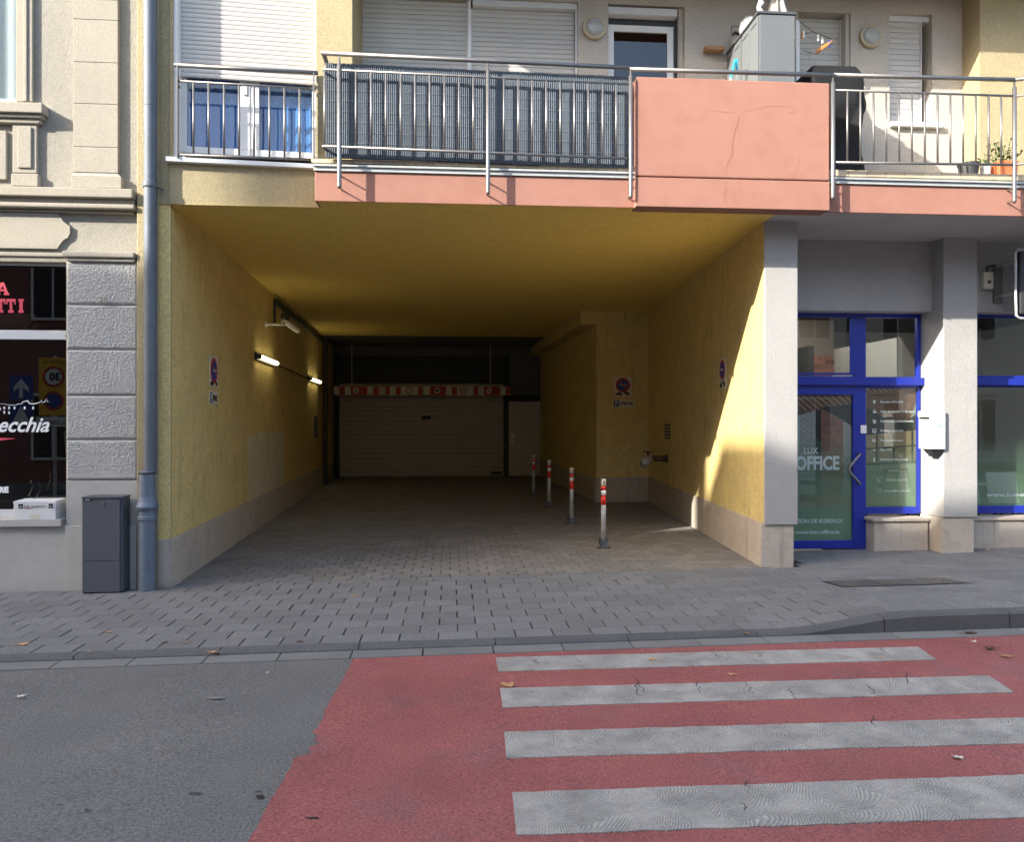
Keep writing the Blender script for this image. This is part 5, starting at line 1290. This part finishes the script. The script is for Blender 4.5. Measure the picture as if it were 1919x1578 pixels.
MB().box(W, a_+.06, a_+.6, zz0+.05, zz1-.02, -.5, -.40).build('case', M['dark'], t, bevel=.01)

# ------------------------------------------------------------------ balcony things
# reed screen behind the left railing
sk = .06
x0, x1 = RL.S(610,sk), RL.S(1180,sk)
zb_ = lambda a_: RL.Z(610,294,sk)+(RL.Z(1180,314,sk)-RL.Z(610,294,sk))*(a_-x0)/(x1-x0)+.004*math.sin(a_*2)
zt_ = lambda a_: RL.Z(610,117,sk)+(RL.Z(1180,143,sk)-RL.Z(610,117,sk))*(a_-x0)/(x1-x0)+.003*math.sin(a_*2+1)
t = thing('privacy_screen', RL.pt((x0+x1)/2, zb_(0), sk), 'dark blue grey strip screen tied behind the left balcony railing', 'screen')
b = MB(); a_ = x0
while a_ < x1:
    kk_ = sk+.002*math.sin(a_*9)+.0015*math.sin(a_*23); tl = random.uniform(-.0012,.0012)
    V = [RL.pt(a_,zb_(a_),kk_+.006),RL.pt(a_+.009,zb_(a_),kk_),RL.pt(a_+.0175,zb_(a_),kk_+.006),RL.pt(a_+tl,zt_(a_),kk_+.006),RL.pt(a_+.009+tl,zt_(a_),kk_),RL.pt(a_+.0175+tl,zt_(a_),kk_+.006)]
    b.add(V, [(0,1,4,3),(1,2,5,4)]); a_ += .0195
b.build('reed_strips', M['reed'], t, kind='stuff')
b = MB(); 
for i in range(9):
    f = (i+.4)/9
    pts = [RL.pt(x0+(x1-x0)*j/90, zb_(x0+(x1-x0)*j/90)+(zt_(0)-zb_(0))*f+random.uniform(-.002,.002), sk-.005+.002*math.sin((x0+(x1-x0)*j/90)*9)) for j in range(91)]
    b.tube(pts, .0013, 4)
b.build('thread', M['thread'], t, kind='stuff')
b = MB().grid(lambda u, v: RL.pt(x0+u*(x1-x0), zb_(x0+u*(x1-x0))+v*(zt_(0)-zb_(0)), sk+.03), 20, 1); b.build('backing', M['idark'], t)
# cabinets
def cabinet(y0, y1, z1, lab, xa=3.18, xb=3.57):
    t = thing('storage_cabinet', ((xa+xb)/2, (y0+y1)/2, ZF), lab, 'cabinet', 'storage cabinets on the balcony')
    MB().wb(xa+.012, xb, y0, y1, ZF, z1-.03).build('body', M['cabL'], t, bevel=.006)
    ym = (y0+y1)/2
    for a0, a1 in ((y0+.01, ym-.004), (ym+.004, y1-.01)):
        o = MB().wb(xa-.006, xa+.011, a0, a1, ZF+.05, z1-.04).build('door', M['cabL'], t, bevel=.004)
        MB().wb(xa-.010, xa-.0065, a0+.03, a1-.03, z1-.11, z1-.10).build('groove', M['cabT'], o)
    MB().wb(xa-.015, xb+.012, y0-.012, y1, z1-.028, z1).build('lid', M['cabT'], t, bevel=.004)
kz1 = Pl(0,7.80).Z(1455,21)
cabinet(7.80, 8.27, kz1, 'tall grey storage cabinet at the front of the balcony beside the black grill')
cabinet(8.28, 8.72, kz1, 'grey storage cabinet behind the tall one, nearer the balcony wall')
o = MB().lathe((3.30,8.36,kz1), [(.03,0),(.09,.03),(.115,.10),(.10,.17),(.05,.22),(.02,.23)], 20).build('helmet', M['white'], smooth=True); tag(o, 'white rounded pot on top of the rear balcony cabinet', 'pot')
o.name = 'white_pot'; WORG[o.name] = Vector((0,0,0))
t = thing('lantern', (3.24, 8.62, kz1), 'small grey glass lantern on the rear balcony cabinet', 'lantern')
MB().lathe((3.24,8.62,kz1), [(.05,0),(.06,.03),(.06,.12),(.03,.15)], 14).build('glass', M['lens'], t, smooth=True); MB().lathe((3.24,8.62,kz1+.15), [(.045,0),(.04,.02),(.01,.05)], 14).build('cap', M['dark'], t)
MB().tube([(3.19,8.62,kz1+.18),(3.2,8.62,kz1+.26),(3.28,8.62,kz1+.26),(3.29,8.62,kz1+.18)], .005, 6).build('handle', M['dark'], t)
o = MB().tube([(3.24,7.9,kz1),(3.24,7.9,kz1+.05),(3.22,7.9,kz1+.09),(3.25,7.9,kz1+.14),(3.23,7.9,kz1+.17)], [.035,.03,.02,.035,.01], 10).build('figurine', M['white'], smooth=True); tag(o, 'small white figurine on the front corner of the tall balcony cabinet', 'figurine')
o = MB().box(BK, B(1316), B(1352), BZ(1330,101), BZ(1330,94), -.12, -.03).build('wooden_board', M['wood'], bevel=.003); tag(o, 'short wooden board sticking out behind the rear balcony cabinet', 'board')
p = FA.pt(FA.S(1372,.35), ZF, .35)
t = thing('broom', p, 'white and teal handled broom leaning before the balcony cabinets', 'broom')
h0 = FA.pt(FA.S(1366,.3), FA.Z(1366,160,.3), .3); h1 = FA.pt(FA.S(1378,.4), FA.Z(1378,112,.4), .4)
MB().tube([p, h0.lerp(h1,.3)], .012, 8).build('handle', M['white'], t); MB().tube([h0.lerp(h1,.3), h1], .014, 8).build('grip', M['teal'], t)
h2 = FA.pt(FA.S(1381,.4), FA.Z(1381,110,.4), .4)
MB().tube([p+Vector((.06,0,0)), Vector((h2.x,h2.y,h2.z-.12))], .010, 8).build('handle', M['white'], t); MB().tube([Vector((h2.x,h2.y,h2.z-.12)), h2], .014, 8).build('grip', M['teal'], t)
MB().wb(p.x-.15,p.x+.15,p.y-.03,p.y+.03,ZF,ZF+.07).build('head', M['teal'], t)
o = MB().pbox(BK, 1492, 37, 1499, 160, -.2, -.17).build('white_post', M['white'], bevel=.003); tag(o, 'slim white board standing between the tall cabinet and the shutter', 'board')
# folded parasol
t = thing('parasol', (3.62, 8.2, ZF), 'folded grey fabric parasol behind the tall balcony cabinet', 'parasol')
MB().tube([(3.62,8.2,ZF),(3.62,8.2,6.5)], .02, 8).build('pole', M['steel'], t)
b = MB(); N_ = 16
for i, (r_, z_) in enumerate(((.22,5.78),(.17,5.95),(.09,6.2),(.03,6.45))):
    for j in range(N_): q = 2*math.pi*j/N_; rr_ = r_*(1 if j % 2 else .55); b.v.append(Vector((3.55+rr_*math.cos(q)*.9, 8.2+rr_*math.sin(q), z_)))
for i in range(3):
    for j in range(N_): b.f.append([i*N_+j, i*N_+(j+1)%N_, (i+1)*N_+(j+1)%N_, (i+1)*N_+j]); b.mi.append(0)
b.build('canopy', M['parasol'], t)
# peg hanger
kH = -.35
hp = lambda x, y: BK.pt(*BK.at(x, y, kH), kH)
t = thing('peg_hanger', hp(1530,70), 'hanging peg line with orange and blue cloth scraps in front of the shutter', 'clothes hanger')
MB().tube([hp(1497,38),hp(1525,60),hp(1558,72)], .004, 5).tube([hp(1500,64),hp(1516,62)], .003, 5).tube([hp(1505,94),hp(1522,99)], .004, 5).tube([hp(1517,98),hp(1517,112)], .002, 5).build('line', M['dark'], t)
for x, y, m_ in ((1503,62,'orange'),(1506,60,'white'),(1533,66,'white'),(1541,71,'cream'),(1554,78,'bluep')):
    p = hp(x, y); MB().wb(p.x-.008, p.x+.008, p.y-.008, p.y+.008, p.z-.06, p.z+.01).build('peg', M[m_], t)
b = MB(); q = [hp(1528,98),hp(1536,86),hp(1545,80),hp(1552,78),hp(1550,90),hp(1540,97)]
for i in range(7):
    a_ = hp(1528+i*3.4, 97-i*2.6); b.tube([a_, a_+Vector((.015,-.01,-.02)), a_+Vector((.02+.01*i,0,.05))], [.01,.012,.004], 5)
b.build('cloth_scrap', M['orange'], t)
# covered grill
p = [FA.S(x, .35) for x in (1512, 1618)]
gx0_, gx1_ = p; gy0, gy1 = 7.92, 8.45; zg1 = FA.Z(1565,125,.35)
t = thing('covered_grill', ((gx0_+gx1_)/2, (gy0+gy1)/2, ZF), 'barbecue under a black fabric cover on the balcony', 'barbecue')
b = MB(); NU, NV = 56, 26
def cover(u, v):
    a_ = 2*math.pi*u; hz = v
    # rounded-rectangle section that narrows and folds towards the floor
    c_, s_ = math.cos(a_), math.sin(a_); e = .28
    sx_ = math.copysign(abs(c_)**e, c_); sy_ = math.copysign(abs(s_)**e, s_)
    f = 1.0 if v > .72 else (.86+.14*sm(.3,.72,v) if v > .3 else .86+.10*(1-v/.3))
    if v > .9: f *= 1-.16*((v-.9)/.1)**1.5
    fold = (1-sm(.62,.78,v))*(.085*math.sin(a_*6+v*5)+.05*math.sin(a_*11-v*9))+.02*math.sin(a_*5+v*14)
    f += fold
    z_ = ZF+.02+v*(zg1-ZF-.02); 
    return Vector(((gx0_+gx1_)/2+sx_*f*(gx1_-gx0_)/2, (gy0+gy1)/2+sy_*f*(gy1-gy0)/2, z_))
b.grid(cover, NU, NV); 
b.add([cover(i/NU, 1) for i in range(NU)], [tuple(range(NU))])
b.build('cover', M['cloth'], t, smooth=False)
for sx in (-1,1):
    for sy in (-1,1): MB().tube([((gx0_+gx1_)/2+sx*.18,(gy0+gy1)/2+sy*.16,ZF),((gx0_+gx1_)/2+sx*.18,(gy0+gy1)/2+sy*.16,ZF+.5)], .02, 6).build('leg', M['dark'], t)
# plant pots
def leafquad(b, p, s, rnd=random):
    d = Vector((rnd.uniform(-1,1), rnd.uniform(-1,1), rnd.uniform(-.3,.9))).normalized(); n = d.cross(Vector((0,0,1))).normalized(); n = (n+Vector((0,0,rnd.uniform(-.4,.4)))).normalized()
    b.add([p, p+d*s*.5+n*s*.3, p+d*s, p+d*s*.5-n*s*.3], [(0,1,2,3)])
kP = .25
def pot(px0, px1, y0, m, lab, plant=None, shape='round', k=kP):
    a0, a1 = FA.S(px0,k), FA.S(px1,k); zt_ = FA.Z((px0+px1)/2, y0, k); xc = (a0+a1)/2; yc_ = 7.64+k; r = (a1-a0)/2
    t = thing('flower_pot', (xc, yc_, ZF), lab, 'flower pot', 'pots on the balcony edge')
    if shape == 'round': MB().lathe((xc,yc_,0), [(r*.75,ZF),(r*.95,zt_-.02),(r,zt_-.02),(r,zt_),(r*.85,zt_),(r*.83,zt_-.02)], 18).build('pot', M[m], t)
    else: MB().add([(a0+.02,yc_-.07,ZF),(a1-.02,yc_-.07,ZF),(a1-.02,yc_+.07,ZF),(a0+.02,yc_+.07,ZF),(a0,yc_-.09,zt_),(a1,yc_-.09,zt_),(a1,yc_+.09,zt_),(a0,yc_+.09,zt_)], [(0,1,5,4),(1,2,6,5),(2,3,7,6),(3,0,4,7),(4,5,6,7)]).build('pot', M[m], t, bevel=.006)
    if plant:
        n, h, sp_ = plant; b = MB(); s = MB()
        for i in range(n):
            base = Vector((xc+random.uniform(-r,r)*.8, yc_+random.uniform(-.05,.05), zt_-.01)); tip = base+Vector((random.uniform(-sp_,sp_), random.uniform(-sp_,sp_)*.6, h*random.uniform(.3,1)))
            s.tube([base, tip], .003, 4)
            for j in range(7): leafquad(b, base.lerp(tip, .2+.13*j), random.uniform(.03,.055))
        s.build('stem', M['leafg'], t); b.build('foliage', M['leafg'], t)
pot(1797, 1833, 307, 'dark', 'dark grey round pot, leftmost of the pots on the balcony'); pot(1838, 1856, 312, 'white', 'small white pot between the dark pot and the terracotta planter', (5,.16,.06))
pot(1861, 1899, 305, 'terra', 'terracotta planter with leafy green plant behind the right post', (16,.26,.10), 'box')

# ------------------------------------------------------------------ fallen leaves and litter
def leaf(px, py, s, m, lab, name='fallen_leaf', lobes=5, curl=.55, dz=None, z=None):
    s *= 1.35
    p = gnd(px, py, -.024 if dz is None else dz)
    if dz is None and p.y > 5.6: p = gnd(px, py, 0); p.z = (zp(p.x,p.y) if p.y < 8 else zd(p.x,p.y))
    p.z += .004
    o_ = []; n = lobes*4; a0 = random.uniform(0, 6.28)
    for i in range(n):
        a_ = a0+2*math.pi*i/n; r_ = s*(.5 if i % 4 in (1,3) else (.95 if i % 4 == 2 else .36))*random.uniform(.8,1.15)*(1.1 if math.cos(a_-a0) > 0 else .8)
        o_.append(Vector((math.cos(a_)*r_, math.sin(a_)*r_*.8, s*curl*random.uniform(0,.5)*(r_/s))))
    b = MB(); b.add([Vector((0,0,s*.02))]+o_, [(0,i+1,(i+1)%n+1) for i in range(n)])
    st = Vector((math.cos(a0+.3)*s*1.3, math.sin(a0+.3)*s, .004)); b.tube([(0,0,s*.02), st*.6, st], s*.02, 4)
    o = b.build(name, M[m]); o.location = p; tag(o, lab, 'leaf', 'fallen leaves')
LV = [(45,1209,.05,'leafo','brown dry leaf on the pavement at the left edge'),(203,1186,.035,'leafo','dry leaf on the pavers left of the driveway, behind the kerb'),
(166,1222,.02,'leafo','tiny dry leaf on the dark kerb at the left'),(221,1233,.02,'leafd','tiny dark leaf in the gutter at the left'),(307,1206,.028,'leafd','dark curled leaf on the first paver row left of centre'),
(348,1206,.035,'leafo','flat tan leaf on the first paver row beside the dark curled one'),(400,1224,.05,'leafo','large tan leaf on the kerb left of the red surface'),(435,1191,.015,'leafo','tiny tan leaf on the pavers above the large kerb leaf'),
(559,1204,.03,'leafd','reddish leaf on the pavers above the red surface corner'),(664,1117,.035,'leafo','tan leaf on the upper paver rows of the driveway mouth'),(344,1116,.02,'leafo','small leaf near the left plinth corner'),
(36,1307,.03,'paper','pale leaf lying on the grey asphalt at the left'),(500,1262,.014,'paper','tiny pale scrap on the asphalt left of the red surface'),(955,1287,.055,'leafo','large yellow brown leaf at the left end of the second white bar'),
(1222,1238,.035,'leafo','orange brown leaf on the topmost white bar'),(1369,1265,.03,'leafo','small tan leaf on the red strip between the first and second bars'),(1398,1188,.028,'leafo','tan leaf on the kerb right of the centre'),
(1152,1089,.032,'leafd','reddish leaf on the driveway border left of the right pillar'),(1820,1188,.06,'leafd','big curled dark red leaf against the raised kerb'),(1853,1217,.05,'leafd','curled dark leaf on the red surface at the right'),
(1883,1231,.045,'leafo','flat pale brown leaf on the red surface near the right edge'),(1650,1233,.018,'leafo','tiny leaf on the right end of the topmost bar'),(1826,1204,.025,'paper','pale scrap in the gutter under the raised kerb'),
(1795,1421,.03,'paper','pale flat scrap on the red strip at the right'),(688,1027,.045,'leafo','tan leaf in the passage left of centre'),(943,1024,.04,'leafo','tan leaf in the passage centre, left of the bollards'),
(640,1006,.035,'leafo','small brown leaf in the passage near the left wall'),(1075,1038,.03,'leafo','pale leaf left of the nearest bollard'),(1060,1042,.025,'paper','pale scrap beside the leaf before the nearest bollard'),
(1190,997,.035,'leafo','tan leaf on the passage floor right of the nearest bollard'),(1225,968,.03,'leafo','leaf on the passage floor before the alcove'),(987,973,.03,'leafo','brown leaf between the second and third bollards'),
(1017,950,.03,'paper','white scrap at the foot of the third bollard'),(1290,1069,.025,'leafo','leaf at the driveway border before the right wall'),(983,1028,.03,'leafo','small leaf in the passage left of the nearest bollard')]
for l in LV: leaf(*l)
leaf(1850, 1032, .05, 'leafo', 'brown leaf lying at the foot of the plinth under the right shop window', dz=.0)
# cigarette-end and crumbs in the passage
sc = MB()
for i in range(60):
    x, y = random.uniform(-2.4, 3.2), random.uniform(5.8, 13); p = Vector((x, y, (zp(x,y) if y < 8 else zd(x,y))+.002)); s = random.uniform(.003,.008)
    sc.add([p+Vector((-s,-s*.5,0)), p+Vector((s,-s*.6,0)), p+Vector((s*.8,s*.5,s*.4)), p+Vector((-s*.7,s*.6,0))], [(0,1,2,3)])
tag(sc.build('ground_crumbs', M['leafo']), 'tiny leaf crumbs scattered over the pavement and passage floor', 'litter', kind='stuff')
